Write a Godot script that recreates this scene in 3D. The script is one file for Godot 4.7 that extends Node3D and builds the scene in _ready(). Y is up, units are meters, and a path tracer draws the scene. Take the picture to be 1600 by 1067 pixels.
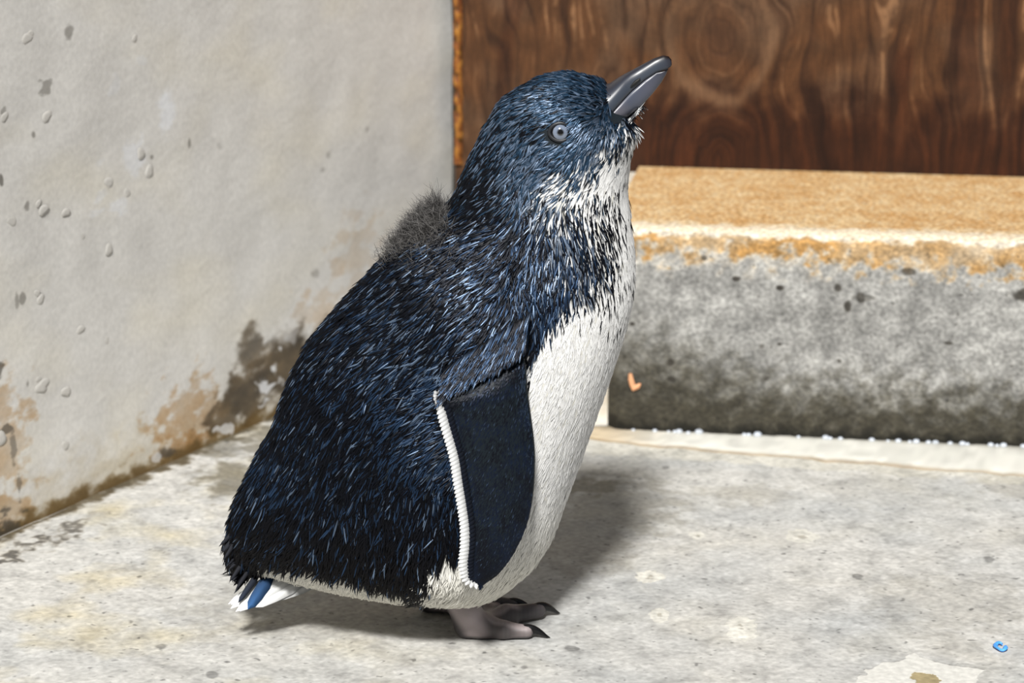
extends Node3D

# A small blue penguin standing in the corner of a concrete enclosure. Metres, y up, the penguin's feet at the origin.
const WALL_AT := Vector3(-0.3337, 0, -0.1702)          # left wall: a point on its foot, its run and its outward normal
const WALL_RUN := Vector3(0.4948, 0, -0.8690)
const WALL_OUT := Vector3(0.8690, 0, 0.4948)
const LEDGE_AT := Vector3(0.2055, 0, -0.3885)          # concrete ledge: a point on its front foot, its run and its outward normal
const LEDGE_RUN := Vector3(0.98922, 0, 0.14641)
const LEDGE_OUT := Vector3(-0.14641, 0, 0.98922)
const LEDGE_H := 0.1625
const LEDGE_D := 0.238

var rng := RandomNumberGenerator.new()


func _ready() -> void:
	rng.seed = 7
	var cam := Camera3D.new()
	cam.name = "camera"
	var lens := CameraAttributesPhysical.new()
	lens.frustum_focal_length = 89.97
	lens.frustum_focus_distance = 1.50
	lens.frustum_near = 0.05
	lens.frustum_far = 50.0
	lens.exposure_aperture = 10.0
	cam.position = Vector3(0.01172, 0.57476, 1.46361)
	cam.rotation_degrees = Vector3(-15, 0, 0)
	cam.fov = 15.19
	cam.attributes = lens
	add_child(cam)
	cam.current = true

	var env := Environment.new()
	var sky := Sky.new()
	var air := ProceduralSkyMaterial.new()
	air.sky_top_color = Color(0.86, 0.90, 0.96)
	air.sky_horizon_color = Color(0.90, 0.91, 0.93)
	air.sky_curve = 0.3
	air.ground_bottom_color = Color(0.62, 0.60, 0.56)
	air.ground_horizon_color = Color(0.80, 0.80, 0.79)
	air.sky_energy_multiplier = 0.52
	air.ground_energy_multiplier = 0.52
	sky.sky_material = air
	env.background_mode = Environment.BG_SKY
	env.sky = sky
	env.tonemap_mode = Environment.TONE_MAPPER_LINEAR
	env.tonemap_exposure = 1.0
	env.sdfgi_enabled = true
	env.ssao_enabled = true
	env.ssil_enabled = true
	var we := WorldEnvironment.new()
	we.name = "world_environment"
	we.environment = env
	add_child(we)

	var sun := DirectionalLight3D.new()
	sun.name = "hazy_sun"
	sun.light_color = Color(1.0, 0.992, 0.975)
	sun.light_energy = 1.92
	sun.light_angular_distance = 7.0
	sun.shadow_enabled = true
	add_child(sun)
	sun.look_at_from_position(Vector3(-0.10, 1.0, 0.97), Vector3.ZERO)

	build_floor()
	build_left_wall()
	build_back_wall()
	build_ledge()
	build_pier_and_fillet()
	build_penguin()
	build_small_things()


# ---------------------------------------------------------------- helpers

func mat(c: Color, rough := 0.6, spec := 0.5) -> StandardMaterial3D:
	var m := StandardMaterial3D.new()
	m.albedo_color = c
	m.roughness = rough
	m.metallic_specular = spec
	return m


func tinted(rough := 0.6, spec := 0.5) -> StandardMaterial3D:
	var m := mat(Color.WHITE, rough, spec)
	m.vertex_color_use_as_albedo = true
	return m


func put(called: String, mesh: Mesh, m: Material, parent: Node = self) -> MeshInstance3D:
	var o := MeshInstance3D.new()
	o.name = called
	o.mesh = mesh
	o.material_override = m
	o.cast_shadow = GeometryInstance3D.SHADOW_CASTING_SETTING_ON
	parent.add_child(o, true)
	return o


func tag(o: Node, label: String, category: String, group := "", kind := "") -> void:
	o.set_meta("label", label)
	o.set_meta("category", category)
	if group:
		o.set_meta("group", group)
	if kind:
		o.set_meta("kind", kind)


func bytes_of(n_seed: int, freq: float, w: int, h: int, octaves := 4, kind := FastNoiseLite.TYPE_SIMPLEX_SMOOTH) -> PackedByteArray:
	var n := FastNoiseLite.new()
	n.seed = n_seed
	n.frequency = freq
	n.noise_type = kind
	n.fractal_octaves = octaves
	return n.get_image(w, h, false, false, true).get_data()


func noise(n_seed: int, freq: float, octaves := 3) -> FastNoiseLite:
	var n := FastNoiseLite.new()
	n.seed = n_seed
	n.frequency = freq
	n.noise_type = FastNoiseLite.TYPE_SIMPLEX_SMOOTH
	n.fractal_octaves = octaves
	return n


func texture(data: PackedByteArray, w: int, h: int, grey := false) -> ImageTexture:
	return ImageTexture.create_from_image(Image.create_from_data(w, h, false, Image.FORMAT_L8 if grey else Image.FORMAT_RGB8, data))


func fine_detail(m: StandardMaterial3D, n_seed: int, low: float, repeat: Vector3) -> void:
	var n := noise(n_seed, 0.035, 5)
	var t := NoiseTexture2D.new()
	t.width = 512
	t.height = 512
	t.seamless = true
	t.noise = n
	var g := Gradient.new()
	g.set_color(0, Color(low, low, low))
	g.set_color(1, Color(1, 1, 1))
	t.color_ramp = g
	m.detail_enabled = true
	m.detail_blend_mode = BaseMaterial3D.BLEND_MODE_MUL
	m.detail_uv_layer = BaseMaterial3D.DETAIL_UV_2
	m.detail_albedo = t
	m.uv2_scale = repeat


func grid(rows: Array, uvs: Array = [], wrap := false, colors: Array = [], flip := false) -> ArrayMesh:
	# rows of points of equal length; front side: rows to the right, points upwards
	var st := SurfaceTool.new()
	st.begin(Mesh.PRIMITIVE_TRIANGLES)
	var n: int = rows[0].size()
	for i in rows.size():
		for j in n:
			if uvs:
				st.set_uv(uvs[i][j])
				st.set_uv2(uvs[i][j])
			if colors:
				st.set_color(colors[i][j])
			st.add_vertex(rows[i][j])
	for i in rows.size() - 1:
		for j in (n if wrap else n - 1):
			var a := i * n + j
			var b := i * n + (j + 1) % n
			var c := a + n
			var d := b + n
			for k in ([a, c, b, b, c, d] if flip else [a, b, c, b, d, c]):
				st.add_index(k)
	st.generate_normals()
	return st.commit()


func ellipse_mask(p: Vector2, list: Array, wobble: float) -> float:
	var best := 0.0
	for e in list:
		var q: Vector2 = p - e[0]
		var d: float = Vector2(q.x / e[1], q.y / e[2]).length() + wobble * e[3]
		best = maxf(best, e[4] * (1.0 - smoothstep(0.55, 1.2, d)))
	return best


func soft_line(p: Vector2, a: Vector2, b: Vector2) -> float:
	return p.distance_to(Geometry2D.get_closest_point_to_segment(p, a, b))


func box_faces(st: SurfaceTool, o: Vector3, x: Vector3, y: Vector3, z: Vector3) -> void:
	# a box from corner o along x, y, z
	var f := [[o, x, y], [o + z, y, x], [o, y, z], [o + x, z, y], [o, z, x], [o + y, x, z]]
	for q in f:
		var a: Vector3 = q[0]
		var u: Vector3 = q[1]
		var v: Vector3 = q[2]
		var w := [a, a + u, a + u + v, a + v]
		for k in [0, 1, 2, 0, 2, 3]:
			st.set_smooth_group(-1)
			st.set_uv(Vector2(w[k].x + w[k].z * 0.6, w[k].y))
			st.add_vertex(w[k])


# ---------------------------------------------------------------- the setting

func build_floor() -> void:
	var W := 1600
	var H := 1536
	var x0 := -0.45
	var z0 := -0.72
	var sx := 1.05
	var sz := 1.0
	var broad := bytes_of(1, 0.0045, W, H, 3)
	var ochre := bytes_of(2, 0.007, W, H, 4)
	var mid := bytes_of(3, 0.022, W, H, 4)
	var fine := bytes_of(4, 0.11, W, H, 3)
	var pits := bytes_of(5, 0.075, W, H, 2)
	var edge := bytes_of(6, 0.03, W, H, 4)
	var out := PackedByteArray()
	out.resize(W * H * 3)
	var tall := PackedByteArray()
	tall.resize(W * H)
	var flake := PackedVector2Array([Vector2(0.2102, 0.0902), Vector2(0.2190, 0.0623), Vector2(0.2304, 0.0564), Vector2(0.2485, 0.0363), Vector2(0.2583, 0.0464), Vector2(0.2691, 0.0504), Vector2(0.2885, 0.0583), Vector2(0.2834, 0.0720), Vector2(0.2810, 0.0902)])
	var bare := PackedVector2Array([Vector2(0.2423, 0.0874), Vector2(0.2494, 0.0701), Vector2(0.2560, 0.0662), Vector2(0.2582, 0.0759), Vector2(0.2596, 0.0855)])
	var rings := [[Vector2(0.1524, -0.0011), 0.0095, 0.019], [Vector2(0.1030, -0.0259), 0.006, 0.012], [Vector2(0.2076, -0.1728), 0.011, 0.014], [Vector2(0.1373, -0.1754), 0.006, 0.008], [Vector2(0.1007, -0.0956), 0.009, 0.012]]
	var dark := [[Vector2(0.1797, -0.2630), 0.034, 0.024, 0.9, 0.22], [Vector2(0.2765, -0.2731), 0.05, 0.05, 0.8, 0.10], [Vector2(0.3738, -0.2803), 0.03, 0.03, 0.8, 0.22], [Vector2(0.2854, -0.0492), 0.05, 0.06, 0.9, 0.14],
		[Vector2(0.0576, -0.2803), 0.035, 0.022, 0.9, 0.65], [Vector2(0.0834, -0.2375), 0.05, 0.07, 0.7, 0.35], [Vector2(-0.1826, -0.2980), 0.034, 0.045, 0.9, 0.75], [Vector2(-0.1530, -0.3885), 0.05, 0.07, 0.9, 0.7], [Vector2(-0.2069, -0.3723), 0.02, 0.03, 0.9, 0.6], [Vector2(0.0506, -0.1702), 0.05, 0.08, 0.6, 0.3], [Vector2(-0.1082, -0.0380), 0.09, 0.06, 0.6, 0.22]]
	var chips := [[Vector2(0.0181, 0.0593), 0.0035], [Vector2(0.0482, 0.0292), 0.0042], [Vector2(0.3261, -0.1296), 0.004], [Vector2(-0.1999, 0.0241), 0.0035], [Vector2(-0.2227, -0.0139), 0.003], [Vector2(0.1243, -0.3252), 0.003], [Vector2(0.2199, -0.1421), 0.003], [Vector2(-0.1637, 0.0720), 0.0035], [Vector2(0.2351, -0.0956), 0.003], [Vector2(0.2462, -0.1637), 0.003]]
	for j in H:
		var z := z0 + sz * (j + 0.5) / H
		for i in W:
			var k := j * W + i
			var x := x0 + sx * (i + 0.5) / W
			var b: float = broad[k] / 255.0
			var oc: float = ochre[k] / 255.0
			var md: float = mid[k] / 255.0
			var fn: float = fine[k] / 255.0
			var ed: float = edge[k] / 255.0 - 0.5
			var left := clampf((0.10 - x) * 2.6, 0.15, 1.0)
			var warm := clampf((oc - 0.50) * 2.2, 0.0, 1.0) * left
			var cool := clampf((0.62 - b) * 1.8, 0.0, 1.0) * (1.0 - 0.5 * left)
			var r := 211.0 - 15.0 * cool + 2.0 * warm
			var g := 208.0 - 12.0 * cool - 7.0 * warm
			var bl := 201.0 - 8.0 * cool - 30.0 * warm
			var tone := 1.0 + (md - 0.5) * 0.11 + (fn - 0.5) * 0.15
			var h := 120.0 + (md - 0.5) * 60.0 + (fn - 0.5) * 46.0
			# chalky patches with crisp edges, thin dark seams beside them
			var chalk := smoothstep(0.60, 0.70, md + ed * 0.5)
			tone += chalk * 0.025
			h += chalk * 14.0
			if md < 0.37:
				tone -= (0.37 - md) * 0.35
			if pits[k] < 56:
				var d: float = clampf((56 - pits[k]) / 26.0, 0.0, 1.0) * clampf((ed + 0.28) * 2.4, 0.0, 1.0)
				tone -= 0.30 * d
				h -= 70.0 * d
			var p := Vector2(x, z)
			# dirt along the foot of the wall
			var dw := (x - WALL_AT.x) * WALL_OUT.x + (z - WALL_AT.z) * WALL_OUT.z
			var sw := (x - WALL_AT.x) * WALL_RUN.x + (z - WALL_AT.z) * WALL_RUN.z
			if dw < 0.10 and dw > -0.03:
				var dirt := 1.0 - smoothstep(0.0, 0.011, dw + ed * 0.022)
				var seam := (1.0 - smoothstep(0.0, 0.011, absf(dw - 0.030 - ed * 0.04))) * (1.0 - smoothstep(0.03, 0.09, sw)) * smoothstep(0.25, 0.5, md)
				dirt = maxf(dirt * 0.9, seam * 0.9)
				r = lerpf(r, 92.0, dirt)
				g = lerpf(g, 80.0 + 8.0 * seam, dirt)
				bl = lerpf(bl, 58.0 + 24.0 * seam, dirt)
			# the pale band that runs along the foot of the ledge
			var dl := (x - LEDGE_AT.x) * LEDGE_OUT.x + (z - LEDGE_AT.z) * LEDGE_OUT.z
			var ul := (x - LEDGE_AT.x) * LEDGE_RUN.x + (z - LEDGE_AT.z) * LEDGE_RUN.z
			if dl < 0.13 and dl > -0.02:
				var band := 1.0 - smoothstep(-0.006, 0.006, dl - 0.052 - 0.09 * maxf(0.0, ul + 0.08) * (1.0 if ul < 0.2 else 0.6) + ed * 0.02)
				band *= smoothstep(-0.16, -0.12, ul)
				r = lerpf(r, 224.0, band * 0.8)
				g = lerpf(g, 219.0, band * 0.8)
				bl = lerpf(bl, 205.0, band * 0.8)
				h += band * 20.0
			var st := ellipse_mask(p, dark, ed * 1.6)
			if st > 0.0:
				st *= 0.55 + 0.6 * md
				r = lerpf(r, 110.0, st)
				g = lerpf(g, 103.0, st)
				bl = lerpf(bl, 86.0, st)
			for c in rings:
				var q: Vector2 = p - c[0]
				var rr := Vector2(q.x / c[1], q.y / c[2]).length() + ed * 0.6 + (fn - 0.5) * 0.5
				if rr < 1.0:
					var inner := 1.0 - smoothstep(0.2, 0.34, rr)
					r = lerpf(232.0, 196.0, inner)
					g = lerpf(228.0, 190.0, inner)
					bl = lerpf(216.0, 176.0, inner)
					h += 30.0 * (1.0 - inner)
			for c in chips:
				var q: Vector2 = p - c[0]
				if absf(q.x) < 0.01 and absf(q.y) < 0.02:
					var rr := Vector2(q.x / c[1], q.y / (c[1] * 1.3)).length() + ed * 1.8
					if rr < 1.0:
						tone -= 0.26 * smoothstep(1.0, 0.5, rr)
						h -= 14.0
			if x > 0.19 and z > 0.0:
				var pw := p + Vector2(ed, (md - 0.5)) * 0.012
				if Geometry2D.is_point_in_polygon(pw, flake):
					if Geometry2D.is_point_in_polygon(pw, bare):
						r = 176.0
						g = 160.0
						bl = 122.0
						h -= 15.0
					else:
						r = 236.0
						g = 233.0
						bl = 224.0
						tone = 1.0 + (fn - 0.5) * 0.03
						h = 190.0
			out[k * 3] = clampi(int(r * tone), 0, 255)
			out[k * 3 + 1] = clampi(int(g * tone), 0, 255)
			out[k * 3 + 2] = clampi(int(bl * tone), 0, 255)
			tall[k] = clampi(int(h), 0, 255)
	var m := mat(Color(0.905, 0.91, 0.92), 0.78, 0.4)
	m.albedo_texture = texture(out, W, H)
	m.heightmap_enabled = true
	m.heightmap_texture = texture(tall, W, H, true)
	m.heightmap_scale = 0.12
	m.heightmap_flip_texture = false
	fine_detail(m, 61, 0.86, Vector3(9, 9, 1))
	# a slab with real unevenness: a fine grid where it shows, wide quads round it
	var xs := PackedFloat32Array([-1.6, -0.9])
	for i in 91:
		xs.append(-0.45 + 1.05 * i / 90.0)
	xs.append_array(PackedFloat32Array([1.0, 1.7]))
	var zs := PackedFloat32Array([2.2, 0.9])
	for i in 91:
		zs.append(0.28 - 1.0 * i / 90.0)
	zs.append(-0.95)
	var bumpy := noise(8, 9.0, 3)
	var rows := []
	var uvs := []
	for x in xs:
		var row := PackedVector3Array()
		var uv := PackedVector2Array()
		for z in zs:
			var lift := bumpy.get_noise_2d(x, z) * 0.0016
			lift *= smoothstep(0.05, 0.10, Vector2(x - 0.0, z - 0.0).length())
			row.append(Vector3(x, lift, z))
			uv.append(Vector2((x - x0) / sx, (z - z0) / sz))
		rows.append(row)
		uvs.append(uv)
	var top := grid(rows, uvs)
	var st := SurfaceTool.new()
	st.append_from(top, 0, Transform3D.IDENTITY)
	# underside and rim of the slab
	var low := -0.08
	var c := [Vector3(-1.6, 0, 2.2), Vector3(1.7, 0, 2.2), Vector3(1.7, 0, -0.95), Vector3(-1.6, 0, -0.95)]
	var slab := SurfaceTool.new()
	slab.begin(Mesh.PRIMITIVE_TRIANGLES)
	for i in 4:
		var a: Vector3 = c[i]
		var b: Vector3 = c[(i + 1) % 4]
		var al := a + Vector3(0, low, 0)
		var bl2 := b + Vector3(0, low, 0)
		for v in [a, b, al, b, bl2, al]:
			slab.set_uv(Vector2(v.x + v.z, v.y))
			slab.set_uv2(Vector2(v.x + v.z, v.y))
			slab.add_vertex(v)
	for v in [0, 1, 2, 0, 2, 3]:
		slab.set_uv(Vector2(c[v].x, c[v].z))
		slab.set_uv2(Vector2(c[v].x, c[v].z))
		slab.add_vertex(c[v] + Vector3(0, low, 0))
	slab.generate_normals()
	st.append_from(slab.commit(), 0, Transform3D.IDENTITY)
	var o := put("floor", st.commit(), m)
	tag(o, "pale worn concrete floor with ochre stains and flaking white paint", "floor", "", "structure")


func build_left_wall() -> void:
	var W := 1024
	var H := 1024
	var s0 := -0.15
	var ss := 0.80
	var hh := 0.50
	var broad := bytes_of(11, 0.005, W, H, 3)
	var mid := bytes_of(12, 0.02, W, H, 4)
	var fine := bytes_of(13, 0.09, W, H, 3)
	var edge := bytes_of(14, 0.03, W, H, 5)
	var out := PackedByteArray()
	out.resize(W * H * 3)
	var tall := PackedByteArray()
	tall.resize(W * H)
	# [centre, half width, half height, raggedness, strength]
	var rot := [[Vector2(0.3391, 0.0381), 0.068, 0.027, 0.45, 0.95], [Vector2(0.2977, 0.0593), 0.018, 0.022, 0.5, 0.75], [Vector2(0.3694, 0.0160), 0.05, 0.03, 0.6, 0.9], [Vector2(0.2869, 0.0263), 0.036, 0.024, 0.6, 0.92], [Vector2(0.2622, 0.0148), 0.030, 0.014, 0.7, 0.85], [Vector2(0.3882, 0.0326), 0.045, 0.026, 0.5, 0.9]]
	var rust := [[Vector2(0.2175, 0.0265), 0.044, 0.028, 0.9, 0.5], [Vector2(0.1946, 0.0103), 0.028, 0.010, 0.9, 0.75], [Vector2(0.2244, 0.0072), 0.045, 0.010, 0.9, 0.85], [Vector2(0.0116, 0.0646), 0.024, 0.040, 0.9, 0.40], [Vector2(0.0088, 0.0110), 0.028, 0.028, 0.9, 0.45], [Vector2(0.4465, 0.1047), 0.035, 0.03, 1.0, 0.16], [Vector2(0.4182, 0.0999), 0.012, 0.012, 1.0, 0.26], [Vector2(0.3895, 0.0692), 0.03, 0.02, 1.0, 0.22]]
	var black := [[Vector2(0.0103, 0.0051), 0.012, 0.009, 1.2, 0.8], [Vector2(0.0020, -0.0006), 0.02, 0.006, 0.9, 0.9], [Vector2(0.0143, 0.0742), 0.006, 0.004, 1.4, 0.7], [Vector2(0.0202, 0.0578), 0.003, 0.010, 1.2, 0.5], [Vector2(0.0232, 0.0274), 0.0022, 0.012, 1.2, 0.5], [Vector2(0.0372, 0.0985), 0.003, 0.004, 1.0, 0.6], [Vector2(0.0102, 0.1132), 0.004, 0.006, 1.0, 0.7], [Vector2(0.1868, 0.0105), 0.010, 0.006, 1.2, 0.8], [Vector2(0.0959, 0.3288), 0.0045, 0.006, 1.0, 0.45], [Vector2(0.0661, 0.3022), 0.005, 0.005, 1.3, 0.5], [Vector2(0.0709, 0.2964), 0.005, 0.005, 1.3, 0.45], [Vector2(0.2271, 0.2338), 0.002, 0.004, 0.9, 0.5], [Vector2(0.0273, 0.2840), 0.0025, 0.004, 1.3, 0.4], [Vector2(0.2636, 0.2250), 0.004, 0.003, 0.9, 0.2], [Vector2(0.1829, 0.2299), 0.002, 0.0016, 0.6, 0.5], [Vector2(0.3998, 0.1839), 0.003, 0.002, 0.8, 0.25], [Vector2(0.4636, 0.2060), 0.003, 0.0022, 0.8, 0.3], [Vector2(0.4074, 0.1939), 0.0035, 0.003, 0.8, 0.28], [Vector2(0.3870, 0.1011), 0.006, 0.004, 1.0, 0.3], [Vector2(0.0563, 0.2666), 0.0025, 0.003, 0.8, 0.5], [Vector2(0.0207, 0.2403), 0.0025, 0.004, 0.8, 0.7], [Vector2(0.0457, 0.2207), 0.003, 0.004, 1.0, 0.45], [Vector2(0.0371, 0.1588), 0.003, 0.004, 1.0, 0.45], [Vector2(0.0305, 0.1580), 0.002, 0.006, 1.0, 0.4]]
	var chalk := [[Vector2(0.2011, 0.2598), 0.010, 0.016, 0.7, 0.75], [Vector2(0.1625, 0.2338), 0.014, 0.013, 0.9, 0.65], [Vector2(0.1409, 0.2009), 0.017, 0.005, 1.2, 0.6], [Vector2(0.1240, 0.2357), 0.005, 0.004, 1.0, 0.4], [Vector2(0.1724, 0.3004), 0.006, 0.003, 1.0, 0.35], [Vector2(0.1442, 0.2868), 0.01, 0.006, 1.3, 0.35], [Vector2(0.1237, 0.2109), 0.007, 0.004, 1.0, 0.5], [Vector2(0.3353, 0.0530), 0.0035, 0.003, 1.5, 0.9], [Vector2(0.3150, 0.0254), 0.011, 0.007, 2.2, 0.9], [Vector2(0.2610, 0.0065), 0.010, 0.006, 2.2, 0.8], [Vector2(0.3242, 0.0386), 0.004, 0.003, 1.5, 0.9], [Vector2(0.3443, 0.0586), 0.010, 0.006, 2.2, 0.5], [Vector2(0.1751, 0.0078), 0.005, 0.006, 2.0, 0.7]]
	for j in H:
		var y := hh * (1.0 - (j + 0.5) / H)
		for i in W:
			var k := j * W + i
			var s := s0 + ss * (i + 0.5) / W
			var b: float = broad[k] / 255.0
			var md: float = mid[k] / 255.0
			var fn: float = fine[k] / 255.0
			var ed: float = edge[k] / 255.0 - 0.5
			var p := Vector2(s, y)
			var warm := clampf((b - 0.45) * 2.0, 0.0, 1.0)
			var r := 213.0 + 2.0 * warm
			var g := 211.0
			var bl := 207.0 - 6.0 * warm
			var h := 128.0 + (md - 0.5) * 70.0 + (fn - 0.5) * 14.0
			var tone := 1.0 + (md - 0.5) * 0.035 + (fn - 0.5) * 0.03
			var foot := 1.0 - smoothstep(0.002, 0.013, y + ed * 0.016)
			var haze := (1.0 - smoothstep(0.0, 0.05, y + ed * 0.05)) * 0.35
			r = lerpf(r, 176.0, haze)
			g = lerpf(g, 160.0, haze)
			bl = lerpf(bl, 128.0, haze)
			var q := ellipse_mask(p, rust, ed * 2.2)
			if q > 0.0:
				q *= 0.5 + md
				r = lerpf(r, 168.0, q)
				g = lerpf(g, 128.0, q)
				bl = lerpf(bl, 82.0, q)
				h -= q * 30.0
			q = ellipse_mask(p, rot, ed * 1.9)
			if q > 0.0:
				r = lerpf(r, 78.0 + 50.0 * (md - 0.4), q)
				g = lerpf(g, 68.0 + 40.0 * (md - 0.4), q)
				bl = lerpf(bl, 54.0 + 26.0 * (md - 0.4), q)
				h -= q * 60.0
			foot *= 0.9
			r = lerpf(r, 104.0, foot)
			g = lerpf(g, 82.0, foot)
			bl = lerpf(bl, 46.0, foot)
			q = ellipse_mask(p, black, ed * 2.0)
			if q > 0.0:
				q *= 0.85
				r = lerpf(r, 66.0, q)
				g = lerpf(g, 62.0, q)
				bl = lerpf(bl, 56.0, q)
				h -= q * 40.0
			q = ellipse_mask(p, chalk, ed * 1.8)
			if q > 0.0:
				r = lerpf(r, 222.0, q)
				g = lerpf(g, 224.0, q)
				bl = lerpf(bl, 228.0, q)
			out[k * 3] = clampi(int(r * tone), 0, 255)
			out[k * 3 + 1] = clampi(int(g * tone), 0, 255)
			out[k * 3 + 2] = clampi(int(bl * tone), 0, 255)
			tall[k] = clampi(int(h), 0, 255)
	var m := mat(Color(1, 1, 1), 0.62, 0.4)
	m.albedo_texture = texture(out, W, H)
	m.heightmap_enabled = true
	m.heightmap_texture = texture(tall, W, H, true)
	m.heightmap_scale = 0.10
	fine_detail(m, 62, 0.93, Vector3(8, 5, 1))
	var wobble := noise(15, 14.0, 3)
	var rows := []
	var uvs := []
	var ss_list := PackedFloat32Array([-1.3, -0.7, -0.3])
	for i in 61:
		ss_list.append(-0.15 + 0.748 * i / 60.0)
	for s in ss_list:
		var row := PackedVector3Array()
		var uv := PackedVector2Array()
		for j in 43:
			var y = -0.004 + 0.50 * j / 40.0 if j < 41 else [0.8, 1.1][j - 41]
			var d := wobble.get_noise_2d(s, y) * 0.0014 - 0.0012
			row.append(WALL_AT + WALL_RUN * s + Vector3(0, y, 0) + WALL_OUT * d)
			uv.append(Vector2((s - s0) / ss, 1.0 - y / hh))
		rows.append(row)
		uvs.append(uv)
	var st := SurfaceTool.new()
	st.append_from(grid(rows, uvs), 0, Transform3D.IDENTITY)
	var back := SurfaceTool.new()
	back.begin(Mesh.PRIMITIVE_TRIANGLES)
	box_faces(back, WALL_AT + WALL_RUN * -1.3 - WALL_OUT * 0.09 + Vector3(0, -0.004, 0), WALL_RUN * 1.93, Vector3(0, 1.104, 0), WALL_OUT * 0.0875)
	back.generate_normals()
	st.append_from(back.commit(), 0, Transform3D.IDENTITY)
	var wall := put("wall_left", st.commit(), m)
	tag(wall, "off-white painted plaster wall with rust and mould stains at its foot", "wall", "", "structure")
	# blisters in the paint: raised, a few millimetres across
	var spots := [Vector2(0.0272, 0.2827), Vector2(0.0539, 0.3311), Vector2(0.0580, 0.3340), Vector2(0.1329, 0.2206), Vector2(0.1523, 0.2094), Vector2(0.1786, 0.2204), Vector2(0.0574, 0.2195), Vector2(0.0623, 0.2142), Vector2(0.0854, 0.2081), Vector2(0.0295, 0.2129), Vector2(0.1012, 0.1880), Vector2(0.1298, 0.1733), Vector2(0.0546, 0.1537), Vector2(0.0536, 0.0944), Vector2(0.0486, 0.0993), Vector2(0.0767, 0.0832), Vector2(0.0733, 0.0452), Vector2(0.0079, 0.0678), Vector2(0.1676, 0.3168), Vector2(0.0702, 0.2766), Vector2(0.0954, 0.1233), Vector2(0.0507, 0.0924), Vector2(0.0516, 0.1588), Vector2(0.1699, 0.2348), Vector2(0.1227, 0.1086)]
	var bm := mat(Color(0.755, 0.745, 0.725), 0.62, 0.4)
	for i in spots.size():
		var p: Vector2 = spots[i]
		var size := [0.0034, 0.0046, 0.0026, 0.0040][i % 4] as float
		var prof := [[1.25, -0.3], [1.0, 0.12], [0.8, 0.34], [0.5, 0.46], [0.2, 0.44], [0.0, 0.42]]
		var ring_rows := []
		for a in 13:
			var t := TAU * a / 12.0
			var row := PackedVector3Array()
			for q in prof:
				var rr: float = q[0] * size * (1.0 + 0.18 * sin(t * 2.0 + i) + 0.1 * sin(t * 3.0 + i * 2.0))
				row.append(WALL_RUN * cos(t) * rr + Vector3(0, sin(t) * rr * 0.8, 0) + WALL_OUT * q[1] * size * 0.18)
			ring_rows.append(row)
		var o := put("paint_blister", grid(ring_rows), bm, wall)
		o.position = WALL_AT + WALL_RUN * p.x + Vector3(0, p.y, 0) - WALL_OUT * 0.0008


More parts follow.
